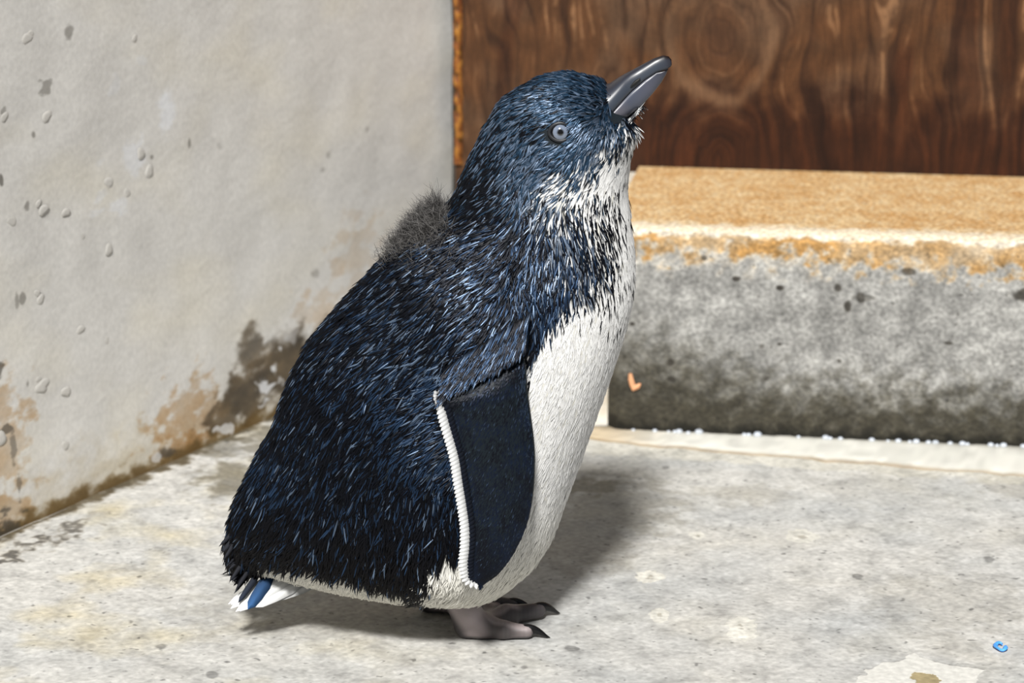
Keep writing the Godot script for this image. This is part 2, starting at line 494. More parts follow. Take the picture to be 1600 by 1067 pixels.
func build_back_wall() -> void:
	# weathered board behind the ledge: upright grain, a big knot, soaked dark along the foot
	var W := 1536
	var H := 640
	var u0 := -0.31
	var us := 0.60
	var v0 := 0.10
	var vs := 0.25
	var tone_n := bytes_of(21, 0.004, W, H, 3)
	var blot := bytes_of(22, 0.012, W, H, 4)
	var fine := bytes_of(23, 0.12, W, H, 2)
	var warp := noise(24, 0.006, 3)
	var line := noise(25, 0.055, 4)
	var hair := noise(26, 0.30, 2)
	var out := PackedByteArray()
	out.resize(W * H * 3)
	var tall := PackedByteArray()
	tall.resize(W * H)
	for j in H:
		var v := v0 + vs * (1.0 - (j + 0.5) / H)
		# sketch units: about 1900 to the metre, measured on the board from its left end and its foot
		var y := (v - 0.155) * 1890.0
		for i in W:
			var k := j * W + i
			var u := u0 + us * (i + 0.5) / W
			var x := (u + 0.2800) * 1900.0
			var kx := x - 425.0
			var ky := (y - 225.0) * 0.85
			var w := warp.get_noise_2d(x * 1.3, y * 0.45)
			var rad := sqrt(kx * kx + ky * ky) + w * 26.0
			var near := exp(-pow(rad / 105.0, 4.0))
			var far := absf(kx) + 55.0 * exp(-pow(ky / 120.0, 2.0)) * exp(-pow(kx / 190.0, 2.0)) + w * 34.0
			var q := lerpf(far, rad + 20.0, near) + (3000.0 if kx < 0.0 and near < 0.5 else 0.0)
			if near > 0.02 and near < 0.98:
				q = lerpf(far, rad + 20.0, near)
			var gl: float = line.get_noise_2d(q, y * 0.035 * (1.0 - near)) * 0.5 + 0.5
			var hr: float = hair.get_noise_2d(x + w * 20.0, y * 0.05) * 0.5 + 0.5
			var t: float = tone_n[k] / 255.0
			var bt: float = blot[k] / 255.0
			var fn: float = fine[k] / 255.0
			# dry upper wood against the soaked foot
			var soak := 0.92 * smoothstep(185.0, 70.0, y + (bt - 0.5) * 90.0 + (gl - 0.5) * 40.0) * smoothstep(170.0, 330.0, x)
			soak = maxf(soak, 0.75 * smoothstep(26.0, 8.0, absf(x - 705.0 + w * 20.0)) * smoothstep(245.0, 180.0, y))
			soak = maxf(soak, 0.55 * smoothstep(30.0, 10.0, absf(x - 800.0 + w * 30.0)))
			soak = maxf(soak, 0.45 * smoothstep(26.0, 8.0, absf(x - 92.0 + w * 30.0)))
			soak = maxf(soak, 0.6 * smoothstep(20.0, 6.0, absf(x - 868.0 + w * 20.0)))
			var r := 100.0
			var g := 67.0
			var b := 42.0
			var grey := clampf((t - 0.40) * 2.2 + near * 0.35, 0.0, 0.85)
			r = lerpf(r, 110.0, grey)
			g = lerpf(g, 84.0, grey)
			b = lerpf(b, 64.0, grey)
			var pale := smoothstep(0.60, 0.78, gl) * (1.0 - 0.75 * soak) * (1.0 - 0.6 * near) * smoothstep(0.25, 0.65, bt + 0.3 * near)
			r = lerpf(r, 166.0, pale * 0.75)
			g = lerpf(g, 126.0, pale * 0.75)
			b = lerpf(b, 92.0, pale * 0.75)
			var deep := smoothstep(0.46, 0.26, gl)
			r = lerpf(r, 56.0, deep * 0.60)
			g = lerpf(g, 36.0, deep * 0.60)
			b = lerpf(b, 24.0, deep * 0.60)
			r = lerpf(r, 58.0 + 60.0 * (gl - 0.45), soak * 0.95)
			g = lerpf(g, 30.0 + 32.0 * (gl - 0.45), soak * 0.95)
			b = lerpf(b, 15.0 + 14.0 * (gl - 0.45), soak * 0.92)
			var core := exp(-pow(rad / 46.0, 2.0))
			r = lerpf(r, 92.0, core * 0.7)
			g = lerpf(g, 64.0, core * 0.7)
			b = lerpf(b, 46.0, core * 0.7)
			var rim := exp(-pow((rad - 78.0) / 9.0, 2.0)) * smoothstep(-60.0, 60.0, ky * -1.0 + absf(kx) * 0.7)
			r = lerpf(r, 140.0, rim * 0.6)
			g = lerpf(g, 108.0, rim * 0.6)
			b = lerpf(b, 82.0, rim * 0.6)
			var tone := 1.0 + (hr - 0.5) * 0.28 + (fn - 0.5) * 0.16 + (bt - 0.5) * 0.3
			out[k * 3] = clampi(int(r * tone), 0, 255)
			out[k * 3 + 1] = clampi(int(g * tone), 0, 255)
			out[k * 3 + 2] = clampi(int(b * tone), 0, 255)
			tall[k] = clampi(int(110.0 + 60.0 * (gl - 0.5) + 60.0 * (hr - 0.5)), 0, 255)
	var m := mat(Color(0.76, 0.75, 0.74), 0.62, 0.3)
	m.albedo_texture = texture(out, W, H)
	m.heightmap_enabled = true
	m.heightmap_texture = texture(tall, W, H, true)
	m.heightmap_scale = 0.12
	var at := LEDGE_AT - LEDGE_OUT * LEDGE_D
	var rows := []
	var uvs := []
	for u in [-0.2795, -0.2790, -0.2, -0.1, 0.0, 0.1, 0.2, 0.29, 0.89, 1.0]:
		var row := PackedVector3Array()
		var uv := PackedVector2Array()
		for v in [-0.004, 0.1, 0.1645, 0.18, 0.24, 0.31, 0.35, 0.6, 0.85, 1.1]:
			row.append(at + LEDGE_RUN * u + Vector3(0, v, 0))
			uv.append(Vector2(pingpong((u - u0) / us, 1.0), 1.0 - pingpong(absf(v - v0) / vs, 1.0)))
		rows.append(row)
		uvs.append(uv)
	var st := SurfaceTool.new()
	st.append_from(grid(rows, uvs), 0, Transform3D.IDENTITY)
	var back := SurfaceTool.new()
	back.begin(Mesh.PRIMITIVE_TRIANGLES)
	box_faces(back, at - LEDGE_OUT * 0.03 + LEDGE_RUN * -0.2795 + Vector3(0, -0.004, 0), LEDGE_RUN * 1.2795, Vector3(0, 1.104, 0), LEDGE_OUT * 0.0298)
	back.generate_normals()
	st.append_from(back.commit(), 0, Transform3D.IDENTITY)
	var o := put("wall_back", st.commit(), m)
	tag(o, "dark brown weathered wooden board with a large round knot", "board", "", "structure")
	# the rough-sawn orange edge strip between the board and the painted wall
	var rough := noise(28, 90.0, 3)
	var srows := []
	var scol := []
	for i in 6:
		var row := PackedVector3Array()
		var col := PackedColorArray()
		for j in 130:
			var v := 0.160 + 0.34 * j / 129.0
			var u := [-0.2805, -0.2800, -0.2780, -0.2755, -0.2738, -0.2732][i] as float
			var nn := rough.get_noise_2d(i * 0.004, v)
			var d := ([0.0, 0.0026, 0.0034, 0.0030, 0.0016, 0.0][i] as float) * (1.0 + 0.7 * nn)
			row.append(at + LEDGE_RUN * (u + 0.0008 * rough.get_noise_2d(v * 0.5, 3.0)) + Vector3(0, v, 0) + LEDGE_OUT * d)
			var f := clampf(0.62 + nn * 1.3, 0.12, 1.1)
			col.append(Color(0.29 * f, 0.100 * f * f + 0.018, 0.020 * f))
		srows.append(row)
		scol.append(col)
	var strip := put("trim_1", grid(srows, [], false, scol), tinted(0.6, 0.4))
	tag(strip, "narrow orange rough-sawn wood edge beside the painted wall", "trim", "", "structure")


func build_ledge() -> void:
	var W := 1280
	var H := 896
	var uL := -0.1235
	var ul := 0.62
	var span := LEDGE_D + LEDGE_H            # unrolled: top from the back, then the face downwards
	var broad := bytes_of(31, 0.006, W, H, 3)
	var mid := bytes_of(32, 0.022, W, H, 4)
	var fine := bytes_of(33, 0.10, W, H, 3)
	var edge := bytes_of(34, 0.03, W, H, 4)
	var pits := bytes_of(35, 0.075, W, H, 3)
	var out := PackedByteArray()
	out.resize(W * H * 3)
	var tall := PackedByteArray()
	tall.resize(W * H)
	var holes := [[Vector2(0.0055, 0.1199), 0.0035, 0.0022, 0.6, 0.9], [Vector2(-0.0270, 0.1256), 0.003, 0.002, 0.6, 0.8], [Vector2(0.0484, 0.1214), 0.0035, 0.004, 0.6, 0.8], [Vector2(-0.0512, 0.1409), 0.0025, 0.002, 0.6, 0.7], [Vector2(0.1000, 0.1354), 0.007, 0.003, 0.8, 0.7], [Vector2(0.0656, 0.1147), 0.003, 0.004, 0.8, 0.7], [Vector2(0.0565, 0.1070), 0.003, 0.005, 0.8, 0.8], [Vector2(-0.1042, 0.0876), 0.0025, 0.002, 0.6, 0.8], [Vector2(-0.0736, 0.0463), 0.004, 0.003, 0.8, 0.8], [Vector2(-0.0747, 0.0588), 0.003, 0.003, 0.8, 0.7], [Vector2(0.0066, 0.0765), 0.002, 0.0015, 0.6, 0.8], [Vector2(0.0512, 0.0654), 0.002, 0.002, 0.6, 0.6], [Vector2(0.1312, 0.0824), 0.003, 0.0015, 0.6, 0.7], [Vector2(0.1829, 0.1205), 0.006, 0.005, 0.8, 0.85], [Vector2(-0.0067, 0.0745), 0.002, 0.002, 0.6, 0.5], [Vector2(-0.0032, 0.0492), 0.002, 0.002, 0.6, 0.5], [Vector2(0.0689, 0.1148), 0.008, 0.002, 0.9, 0.4]]
	for j in H:
		var a := span * (j + 0.5) / H
		for i in W:
			var k := j * W + i
			var u := uL + ul * (i + 0.5) / W
			var b: float = broad[k] / 255.0
			var md: float = mid[k] / 255.0
			var fn: float = fine[k] / 255.0
			var ed: float = edge[k] / 255.0 - 0.5
			var r: float
			var g: float
			var bl: float
			var tone := 1.0 + (fn - 0.5) * 0.34
			var h := 128.0 + (md - 0.5) * 60.0 + (fn - 0.5) * 70.0
			var d := a - LEDGE_D               # below the front edge
			if d < 0.0:
				var t := clampf((md - 0.5) * 1.1 + (fn - 0.5) * 1.2 + 0.5 + (b - 0.5) * 0.6, 0.0, 1.0)
				r = lerpf(204.0, 232.0, t)
				g = lerpf(156.0, 202.0, t)
				bl = lerpf(98.0, 156.0, t)
				if pits[k] > 172:
					var c := clampf((pits[k] - 172) / 25.0, 0.0, 1.0) * clampf(0.4 + b, 0.0, 1.0)
					r = lerpf(r, 238.0, c * 0.8)
					g = lerpf(g, 222.0, c * 0.8)
					bl = lerpf(bl, 194.0, c * 0.8)
				var worn := smoothstep(-0.030, -0.012, d + ed * 0.022)
				r = lerpf(r, 242.0, worn * 0.85)
				g = lerpf(g, 230.0, worn * 0.85)
				bl = lerpf(bl, 208.0, worn * 0.85)
			else:
				var grey := 0.86 + 0.22 * (b - 0.5)
				r = 190.0 * grey
				g = 189.0 * grey
				bl = 185.0 * grey
				tone += (md - 0.5) * 0.36
				# rusty band under the edge, then pale lime, then grey
				var lime := 1.0 - smoothstep(0.018, 0.034, d + ed * 0.030)
				r = lerpf(r, 216.0, lime * 0.8)
				g = lerpf(g, 208.0, lime * 0.8)
				bl = lerpf(bl, 194.0, lime * 0.8)
				var band := (1.0 - smoothstep(0.010, 0.024, d + ed * 0.034 - 0.006 * smoothstep(0.0, 0.12, u))) * smoothstep(0.0, 0.006, d + ed * 0.008) * clampf(0.5 + 1.4 * (b - 0.25), 0.35, 1.0)
				r = lerpf(r, 190.0, band)
				g = lerpf(g, 146.0, band)
				bl = lerpf(bl, 88.0, band)
				if d < 0.012:
					var worn := (1.0 - smoothstep(0.0, 0.006, d + ed * 0.012))
					r = lerpf(r, 240.0, worn * 0.7)
					g = lerpf(g, 228.0, worn * 0.7)
					bl = lerpf(bl, 208.0, worn * 0.7)
				# algae and damp from the floor upwards, highest at the left end
				var reach := 0.045 + 0.030 * smoothstep(0.02, -0.12, u)
				var up := LEDGE_H - d
				var damp := 1.0 - smoothstep(reach * 0.28, reach * 1.5, up + ed * 0.040)
				r = lerpf(r, 62.0, damp * 0.94)
				g = lerpf(g, 58.0, damp * 0.94)
				bl = lerpf(bl, 47.0, damp * 0.94)
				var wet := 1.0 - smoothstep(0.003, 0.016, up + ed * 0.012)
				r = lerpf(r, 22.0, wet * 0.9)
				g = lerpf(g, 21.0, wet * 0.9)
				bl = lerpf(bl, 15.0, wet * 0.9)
				var q := ellipse_mask(Vector2(u, up), holes, ed)
				if pits[k] < 50:
					q = maxf(q, clampf((50 - pits[k]) / 22.0, 0.0, 1.0) * 0.55)
				r = lerpf(r, 58.0, q)
				g = lerpf(g, 54.0, q)
				bl = lerpf(bl, 48.0, q)
				h -= q * 110.0
			out[k * 3] = clampi(int(r * tone), 0, 255)
			out[k * 3 + 1] = clampi(int(g * tone), 0, 255)
			out[k * 3 + 2] = clampi(int(bl * tone), 0, 255)
			tall[k] = clampi(int(h), 0, 255)
	var m := mat(Color(0.93, 0.93, 0.93), 0.75, 0.35)
	m.albedo_texture = texture(out, W, H)
	m.heightmap_enabled = true
	m.heightmap_texture = texture(tall, W, H, true)
	m.heightmap_scale = 0.14
	fine_detail(m, 63, 0.78, Vector3(7, 5, 1))
	var wob := noise(36, 30.0, 3)
	var rows := []
	var uvs := []
	var r0 := 0.010
	var cr := 0.012
	var us := PackedFloat32Array()
	for i in 7:
		us.append(uL + cr * (1.0 - cos(PI / 2 * i / 6.0)))
	for i in 96:
		us.append(uL + cr + 0.55 * (i + 1) / 96.0)
	us.append_array(PackedFloat32Array([0.62, 0.85]))
	for u in us:
		var round_off := 0.0
		if u < uL + cr:
			var t := 1.0 - (u - uL) / cr
			round_off = cr * (1.0 - sqrt(maxf(0.0, 1.0 - t * t)))
		var row := PackedVector3Array()
		var uv := PackedVector2Array()
		var prof := []                         # [behind the face, height, unrolled length]
		for j in 13:
			prof.append([LEDGE_D - 0.0012 - (LEDGE_D - 0.0012 - r0) * j / 12.0, LEDGE_H, (LEDGE_D - r0) * j / 12.0])
		for j in 6:
			var t := PI / 2 * (j + 1) / 6.0
			prof.append([r0 - r0 * sin(t), LEDGE_H - r0 + r0 * cos(t), LEDGE_D - r0 + 2.0 * r0 * (j + 1) / 6.0])
		for j in 24:
			var y: float = (LEDGE_H - r0) * (1.0 - (j + 1) / 24.0)
			prof.append([0.0, y, LEDGE_D + LEDGE_H - y])
		for p in prof:
			var n := wob.get_noise_2d(u, p[2]) * 0.0012 * (1.0 if p[0] < 0.2 else 0.0)
			var back: float = p[0] + round_off * (1.0 - p[0] / LEDGE_D)
			row.append(LEDGE_AT + LEDGE_RUN * u + Vector3(0, p[1] + (n if p[1] > 0.15 else 0.0) - (0.003 if p[1] < 0.001 else 0.0), 0) - LEDGE_OUT * (back - n))
			uv.append(Vector2((u - uL) / ul, p[2] / span))
		rows.append(row)
		uvs.append(uv)
	var st := SurfaceTool.new()
	st.append_from(grid(rows, uvs, false, [], true), 0, Transform3D.IDENTITY)
	var caps := SurfaceTool.new()
	caps.begin(Mesh.PRIMITIVE_TRIANGLES)
	for e in [0, rows.size() - 1]:
		var row: PackedVector3Array = rows[e]
		var foot := Vector3(row[0].x, -0.003, row[0].z)
		for j in row.size() - 1:
			for v in ([foot, row[j + 1], row[j]] if e == 0 else [foot, row[j], row[j + 1]]):
				caps.set_uv(Vector2(0.02, 0.75))
				caps.set_uv2(Vector2(v.z, v.y))
				caps.add_vertex(v)
	caps.generate_normals()
	st.append_from(caps.commit(), 0, Transform3D.IDENTITY)
	var o := put("concrete_ledge", st.commit(), m)
	tag(o, "grey concrete ledge with rust-stained top and dark damp foot", "ledge", "", "structure")


func build_pier_and_fillet() -> void:
	# painted stub of masonry between the wall and the ledge
	var m := mat(Color(0.80, 0.785, 0.755), 0.65, 0.4)
	var t := NoiseTexture2D.new()
	t.width = 256
	t.height = 256
	t.noise = noise(41, 0.02, 4)
	var gr := Gradient.new()
	gr.set_color(0, Color(0.84, 0.80, 0.74))
	gr.set_color(1, Color(1, 1, 1))
	t.color_ramp = gr
	m.albedo_texture = t
	m.uv1_triplanar = true
	m.uv1_scale = Vector3(9, 9, 9)
	var rows := []
	var prof := [[0.20, 0.158], [0.012, 0.158], [0.006, 0.1565], [0.0015, 0.152], [0.0, 0.146], [0.0, 0.10], [0.0, 0.05], [0.0, 0.012], [-0.002, 0.006], [-0.006, -0.002]]
	for u in [-0.222, -0.19, -0.16, -0.14, -0.1245]:
		var row := PackedVector3Array()
		for p in prof:
			row.append(LEDGE_AT + LEDGE_RUN * u - LEDGE_OUT * (0.034 + p[0]) + Vector3(0, p[1], 0))
		rows.append(row)
	var pier := put("trim_2", grid(rows, [], false, [], true), m)
	tag(pier, "short off-white painted upstand between the ledge end and the wall", "trim", "", "structure")
	# mortar fillet along the foot of the ledge; it ends in a ragged, cracked edge
	var rag := noise(42, 26.0, 4)
	var frows := []
	var fcol := []
	for i in 161:
		var u := -0.150 + 0.82 * i / 160.0
		var row := PackedVector3Array()
		var col := PackedColorArray()
		var far := 0.018 + 0.085 * clampf((u + 0.14) * 2.6, 0.0, 1.0) * 0.62 + 0.007 * rag.get_noise_1d(u)
		far *= smoothstep(-0.154, -0.12, u) * 0.6 + 0.4
		var hs := [-0.004, 0.0052, 0.0046, 0.0040, 0.0032, 0.0024, 0.0010, -0.004]
		var fs := [-0.012, -0.006, 0.15, 0.40, 0.70, 0.90, 0.985, 1.0]
		for j in 8:
			var d: float = far * fs[j] if j > 1 else fs[j]
			var lump := 0.0007 * rag.get_noise_2d(u * 3.0, d * 3.0) if j > 0 and j < 6 else 0.0
			row.append(LEDGE_AT + LEDGE_RUN * u + LEDGE_OUT * d + Vector3(0, hs[j] + lump, 0))
			var f := 0.92 + 0.30 * rag.get_noise_2d(u * 2.0, d * 4.0 + 7.0)
			var tan_end := smoothstep(-0.06, -0.13, u)
			var c := Color(0.60, 0.59, 0.54).lerp(Color(0.44, 0.35, 0.23), tan_end * 0.9)
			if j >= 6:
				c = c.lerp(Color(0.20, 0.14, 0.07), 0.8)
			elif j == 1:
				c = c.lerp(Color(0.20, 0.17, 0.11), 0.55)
			col.append(Color(c.r * f, c.g * f, c.b * f))
		frows.append(row)
		fcol.append(col)
	var fm := tinted(0.6, 0.45)
	var fillet := put("trim_3", grid(frows, [], false, fcol, true), fm)
	tag(fillet, "pale cracked mortar fillet along the foot of the ledge", "trim", "", "structure")


func count_word(n: int) -> String:
	var ones := ["", "first", "second", "third", "fourth", "fifth", "sixth", "seventh", "eighth", "ninth", "tenth", "eleventh", "twelfth", "thirteenth", "fourteenth", "fifteenth", "sixteenth", "seventeenth", "eighteenth", "nineteenth"]
	return ones[n] if n < 20 else "twentieth" if n == 20 else "twenty-" + ones[n - 20]


func build_small_things() -> void:
	# water beads along the foot of the ledge
	var water := StandardMaterial3D.new()
	water.albedo_color = Color(0.92, 0.95, 1.0, 0.42)  # milky white tint stands in for the bright glints on the drops
	water.transparency = BaseMaterial3D.TRANSPARENCY_ALPHA
	water.roughness = 0.28
	water.metallic_specular = 1.0
	var prof := [[0.70, -0.08], [0.92, 0.10], [1.0, 0.34], [0.95, 0.60], [0.78, 0.84], [0.45, 1.0], [0.0, 1.06]]
	var rows := []
	for a in 15:
		var row := PackedVector3Array()
		for p in prof:
			row.append(Vector3(cos(TAU * a / 14.0) * p[0], p[1], sin(TAU * a / 14.0) * p[0]))
		rows.append(row)
	var bead := grid(rows, [], false, [], true)
	var at := [[Vector2(0.1210, -0.4033), 2.3], [Vector2(0.1320, -0.4066), 1.6], [Vector2(0.1353, -0.3967), 2.0], [Vector2(0.1387, -0.3967), 3.2], [Vector2(0.1453, -0.3934), 2.2], [Vector2(0.1536, -0.3951), 3.8], [Vector2(0.1879, -0.3918), 2.2], [Vector2(0.1913, -0.3918), 2.3], [Vector2(0.1980, -0.3918), 3.8], [Vector2(0.2291, -0.3918), 2.0], [Vector2(0.2487, -0.3852), 3.3], [Vector2(0.2521, -0.3852), 2.2], [Vector2(0.2594, -0.3820), 2.4], [Vector2(0.2833, -0.3836), 2.8], [Vector2(0.2945, -0.3771), 1.8], [Vector2(0.3022, -0.3771), 2.9], [Vector2(0.3106, -0.3755), 2.0], [Vector2(0.3154, -0.3755), 3.3], [Vector2(0.3243, -0.3739), 2.6], [Vector2(0.3296, -0.3739), 3.0], [Vector2(0.3404, -0.3723), 2.5], [Vector2(0.3490, -0.3691), 3.2], [Vector2(0.3525, -0.3675), 2.2], [Vector2(0.3698, -0.3675), 3.0], [Vector2(0.3743, -0.3659), 2.0], [Vector2(0.3788, -0.3643), 3.3], [Vector2(0.3933, -0.3627), 3.0], [Vector2(0.1044, -0.4033), 1.8]]
	at.sort_custom(func(p, q): return p[0].x < q[0].x)
	for a in at:
		var o := put("water_bead", bead, water)
		var r: float = a[1] * 0.00072
		o.scale = Vector3(r * 1.15, r * 1.2, r)
		var dl: float = (a[0].x - LEDGE_AT.x) * LEDGE_OUT.x + (a[0].y - LEDGE_AT.z) * LEDGE_OUT.z
		var push := maxf(0.0, 0.0025 - dl)
		o.position = Vector3(a[0].x, 0.0048, a[0].y) + LEDGE_OUT * push
		var size := "large" if a[1] > 2.95 else "small" if a[1] > 2.1 else "tiny"
		tag(o, "%s bead of water whitened for its glint, %s from the left along the ledge foot" % [size, count_word(at.find(a) + 1)], "water bead", "water beads along the foot of the ledge")
	# an orange scrap stuck to the ledge and a blue scrap on the floor
	var scrap := noise(51, 400.0, 2)
	var orows := []
	var path := [Vector2(-0.1052, 0.0495), Vector2(-0.1047, 0.0450), Vector2(-0.1036, 0.0410), Vector2(-0.1026, 0.0380), Vector2(-0.0992, 0.0397), Vector2(-0.0973, 0.0418)]
	var wide := [0.0012, 0.0020, 0.0022, 0.0026, 0.0020, 0.0008]
	for i in 6:
		var row := PackedVector3Array()
		var p: Vector2 = path[i]
		var dir: Vector2 = (path[mini(i + 1, 5)] - path[maxi(i - 1, 0)]).normalized()
		var side := Vector2(-dir.y, dir.x)
		for j in 9:
			var t := TAU * j / 8.0
			var q: Vector2 = p + side * cos(t) * wide[i]
			row.append(LEDGE_RUN * q.x + Vector3(0, q.y, 0) + LEDGE_OUT * (0.0012 + 0.0010 * sin(t) + 0.0004 * scrap.get_noise_2d(i, j)))
		orows.append(row)
	var leaf := put("leaf_scrap", grid(orows), mat(Color(0.82, 0.60, 0.44), 0.6))
	leaf.position = LEDGE_AT
	tag(leaf, "small orange leaf scrap stuck to the damp end of the concrete ledge", "leaf scrap")
	var brows := []
	for i in 17:
		var t := TAU * i / 16.0 * 0.86
		var c := Vector3(cos(t) * 0.0030, 0.0013 + 0.0004 * sin(t * 3.0), sin(t) * 0.0052)
		var out := Vector3(cos(t), 0, sin(t))
		var row := PackedVector3Array()
		for j in 7:
			var a := TAU * j / 6.0
			row.append(c + out * cos(a) * 0.0011 * (1.0 + 0.5 * sin(t * 2.0)) + Vector3(0, sin(a) * 0.0009, 0))
		brows.append(row)
	var blue := put("plastic_scrap", grid(brows), mat(Color(0.30, 0.60, 0.93), 0.45))
	var bp := Vector2(0.3044, 0.0292)
	blue.position = Vector3(bp.x, 0, bp.y)
	tag(blue, "tiny bright blue curl of plastic lying on the concrete floor", "plastic scrap")


# ---------------------------------------------------------------- the penguin
# Body as a loft: stations from tail to bill, each with its back point, its front point (in the bird's own plane) and its half width.
var spine_back := PackedVector2Array([Vector2(-0.1566, 0.0435), Vector2(-0.1593, 0.0558), Vector2(-0.1548, 0.0802), Vector2(-0.1433, 0.1061), Vector2(-0.1304, 0.1310), Vector2(-0.1211, 0.1556), Vector2(-0.1080, 0.1812), Vector2(-0.0906, 0.2027), Vector2(-0.0729, 0.2221), Vector2(-0.0558, 0.2395), Vector2(-0.0407, 0.2521), Vector2(-0.0283, 0.2621), Vector2(-0.0211, 0.2720), Vector2(-0.0166, 0.2834), Vector2(-0.0124, 0.2928), Vector2(-0.0076, 0.3030), Vector2(-0.0012, 0.3150), Vector2(0.0073, 0.3266), Vector2(0.0184, 0.3344), Vector2(0.0309, 0.3400), Vector2(0.0441, 0.3419), Vector2(0.0552, 0.3400), Vector2(0.0634, 0.3370), Vector2(0.0678, 0.3333)])
var spine_front := PackedVector2Array([Vector2(-0.1494, 0.0373), Vector2(-0.1223, 0.0344), Vector2(-0.0777, 0.0262), Vector2(-0.0397, 0.0220), Vector2(-0.0031, 0.0237), Vector2(0.0203, 0.0394), Vector2(0.0349, 0.0599), Vector2(0.0456, 0.0892), Vector2(0.0565, 0.1214), Vector2(0.0662, 0.1501), Vector2(0.0750, 0.1777), Vector2(0.0812, 0.2012), Vector2(0.0836, 0.2206), Vector2(0.0830, 0.2399), Vector2(0.0805, 0.2594), Vector2(0.0788, 0.2766), Vector2(0.0801, 0.2894), Vector2(0.0815, 0.2985), Vector2(0.0826, 0.3053), Vector2(0.0829, 0.3094), Vector2(0.0821, 0.3120), Vector2(0.0806, 0.3139), Vector2(0.0784, 0.3154), Vector2(0.0746, 0.3180)])
var spine_width := PackedFloat32Array([0.006, 0.018, 0.038, 0.054, 0.064, 0.069, 0.071, 0.070, 0.068, 0.065, 0.060, 0.054, 0.048, 0.0435, 0.040, 0.0375, 0.0365, 0.036, 0.0345, 0.0315, 0.0250, 0.0170, 0.0110, 0.0060])
var body_p := []      # grid of points on the body
var body_n := []      # and its normals
var chin_p := []
const NT := 230
const NP := 144
var white_area := PackedVector2Array()
var under_tail := PackedVector2Array()
var flow_at := PackedVector2Array()
var flow_to := PackedVector2Array()


func body_point(t: float, phi: float) -> Vector3:
	var n := spine_width.size()
	var i := clampi(int(t), 0, n - 2)
	var f := t - i
	var h := maxi(i - 1, 0)
	var k := mini(i + 2, n - 1)
	var b := spine_back[i].cubic_interpolate(spine_back[i + 1], spine_back[h], spine_back[k], f)
	var c := spine_front[i].cubic_interpolate(spine_front[i + 1], spine_front[h], spine_front[k], f)
	var w := cubic_interpolate(spine_width[i], spine_width[i + 1], spine_width[h], spine_width[k], f)
	var mid := (b + c) * 0.5
	var half := (c - b) * 0.5
	var co := cos(phi)
	var si := sin(phi)
	var q := mid + half * signf(co) * pow(absf(co), 0.94)
	var z := w * signf(si) * pow(absf(si), 0.94)
	# the thigh and the shoulder stand out a little
	z *= 1.0 + 0.10 * exp(-q.distance_squared_to(Vector2(-0.0201, 0.0576)) / 0.0008) + 0.07 * exp(-q.distance_squared_to(Vector2(-0.0137, 0.2037)) / 0.0010)
	# brow over the eye, cheek below it
	z *= 1.0 + 0.06 * exp(-q.distance_squared_to(Vector2(0.0409, 0.2931)) / 0.0002)
	# the face draws in round the root of the bill
	z *= 1.0 - 0.48 * exp(-q.distance_squared_to(Vector2(0.0718, 0.3242)) / 0.00007)
	return Vector3(q.x, q.y, z)


func outline_distance(p: Vector2, poly: PackedVector2Array) -> float:
	var d := 1e9
	for i in poly.size():
		d = minf(d, p.distance_squared_to(Geometry2D.get_closest_point_to_segment(p, poly[i], poly[(i + 1) % poly.size()])))
	return -sqrt(d) if Geometry2D.is_point_in_polygon(p, poly) else sqrt(d)


func flow(p: Vector2) -> Vector2:
	var s := Vector2.ZERO
	for i in flow_at.size():
		var d := p.distance_squared_to(flow_at[i]) + 0.00002
		s += flow_to[i] / (d * d)
	return s.normalized()


func near_blob(p: Vector2, c: Vector2, r: float) -> float:
	return exp(-p.distance_squared_to(c) / (r * r))


func blade(bow: float, taper: float) -> ArrayMesh:
	# one feather: along +y, its shaft raised, its tip drawn to a point
	var st := SurfaceTool.new()
	st.begin(Mesh.PRIMITIVE_TRIANGLES)
	var ys := [0.0, 0.3, 0.62, 0.86, 1.0]
	var ws := [0.55, 1.0, 0.92, 0.92 * taper, 0.04]
	for i in 5:
		for j in 3:
			var x: float = (j - 1) * 0.5 * ws[i]
			var z: float = (0.42 if j == 1 else 0.0) * ws[i] + bow * ys[i] * (1.0 - ys[i]) * 4.0
			var shade: float = (1.0 if j == 1 else 0.5) * lerpf(0.35, 1.15, ys[i])  # dark feather base, plus lit tip and shaft put into the vertex colour
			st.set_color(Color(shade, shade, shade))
			st.add_vertex(Vector3(x, ys[i], z))
	for i in 4:
		for j in 2:
			var a := i * 3 + j
			for k in [a, a + 3, a + 1, a + 1, a + 3, a + 4]:
				st.add_index(k)
	st.generate_normals()
	return st.commit()


func scatter(called: String, mesh: Mesh, m: Material, where: Array, tint: PackedColorArray, parent: Node) -> MultiMeshInstance3D:
	var mm := MultiMesh.new()
	mm.transform_format = MultiMesh.TRANSFORM_3D
	mm.use_colors = true
	mm.mesh = mesh
	mm.instance_count = where.size()
	for i in where.size():
		mm.set_instance_transform(i, where[i])
		mm.set_instance_color(i, tint[i])
	var o := MultiMeshInstance3D.new()
	o.name = called
	o.multimesh = mm
	o.material_override = m
	o.set_meta("kind", "stuff")
	parent.add_child(o, true)
	return o


func lay(p: Vector3, n: Vector3, d: Vector3, length: float, width: float, lift: float, high := 0.5) -> Transform3D:
	d = (d - n * d.dot(n)).normalized()
	var along := (d * cos(lift) + n * sin(lift)).normalized()
	var up := (n * cos(lift) - d * sin(lift)).normalized()
	var side := along.cross(up)
	return Transform3D(Basis(side * width, along * length, up * width * high * 2.0), p - n * 0.0004)


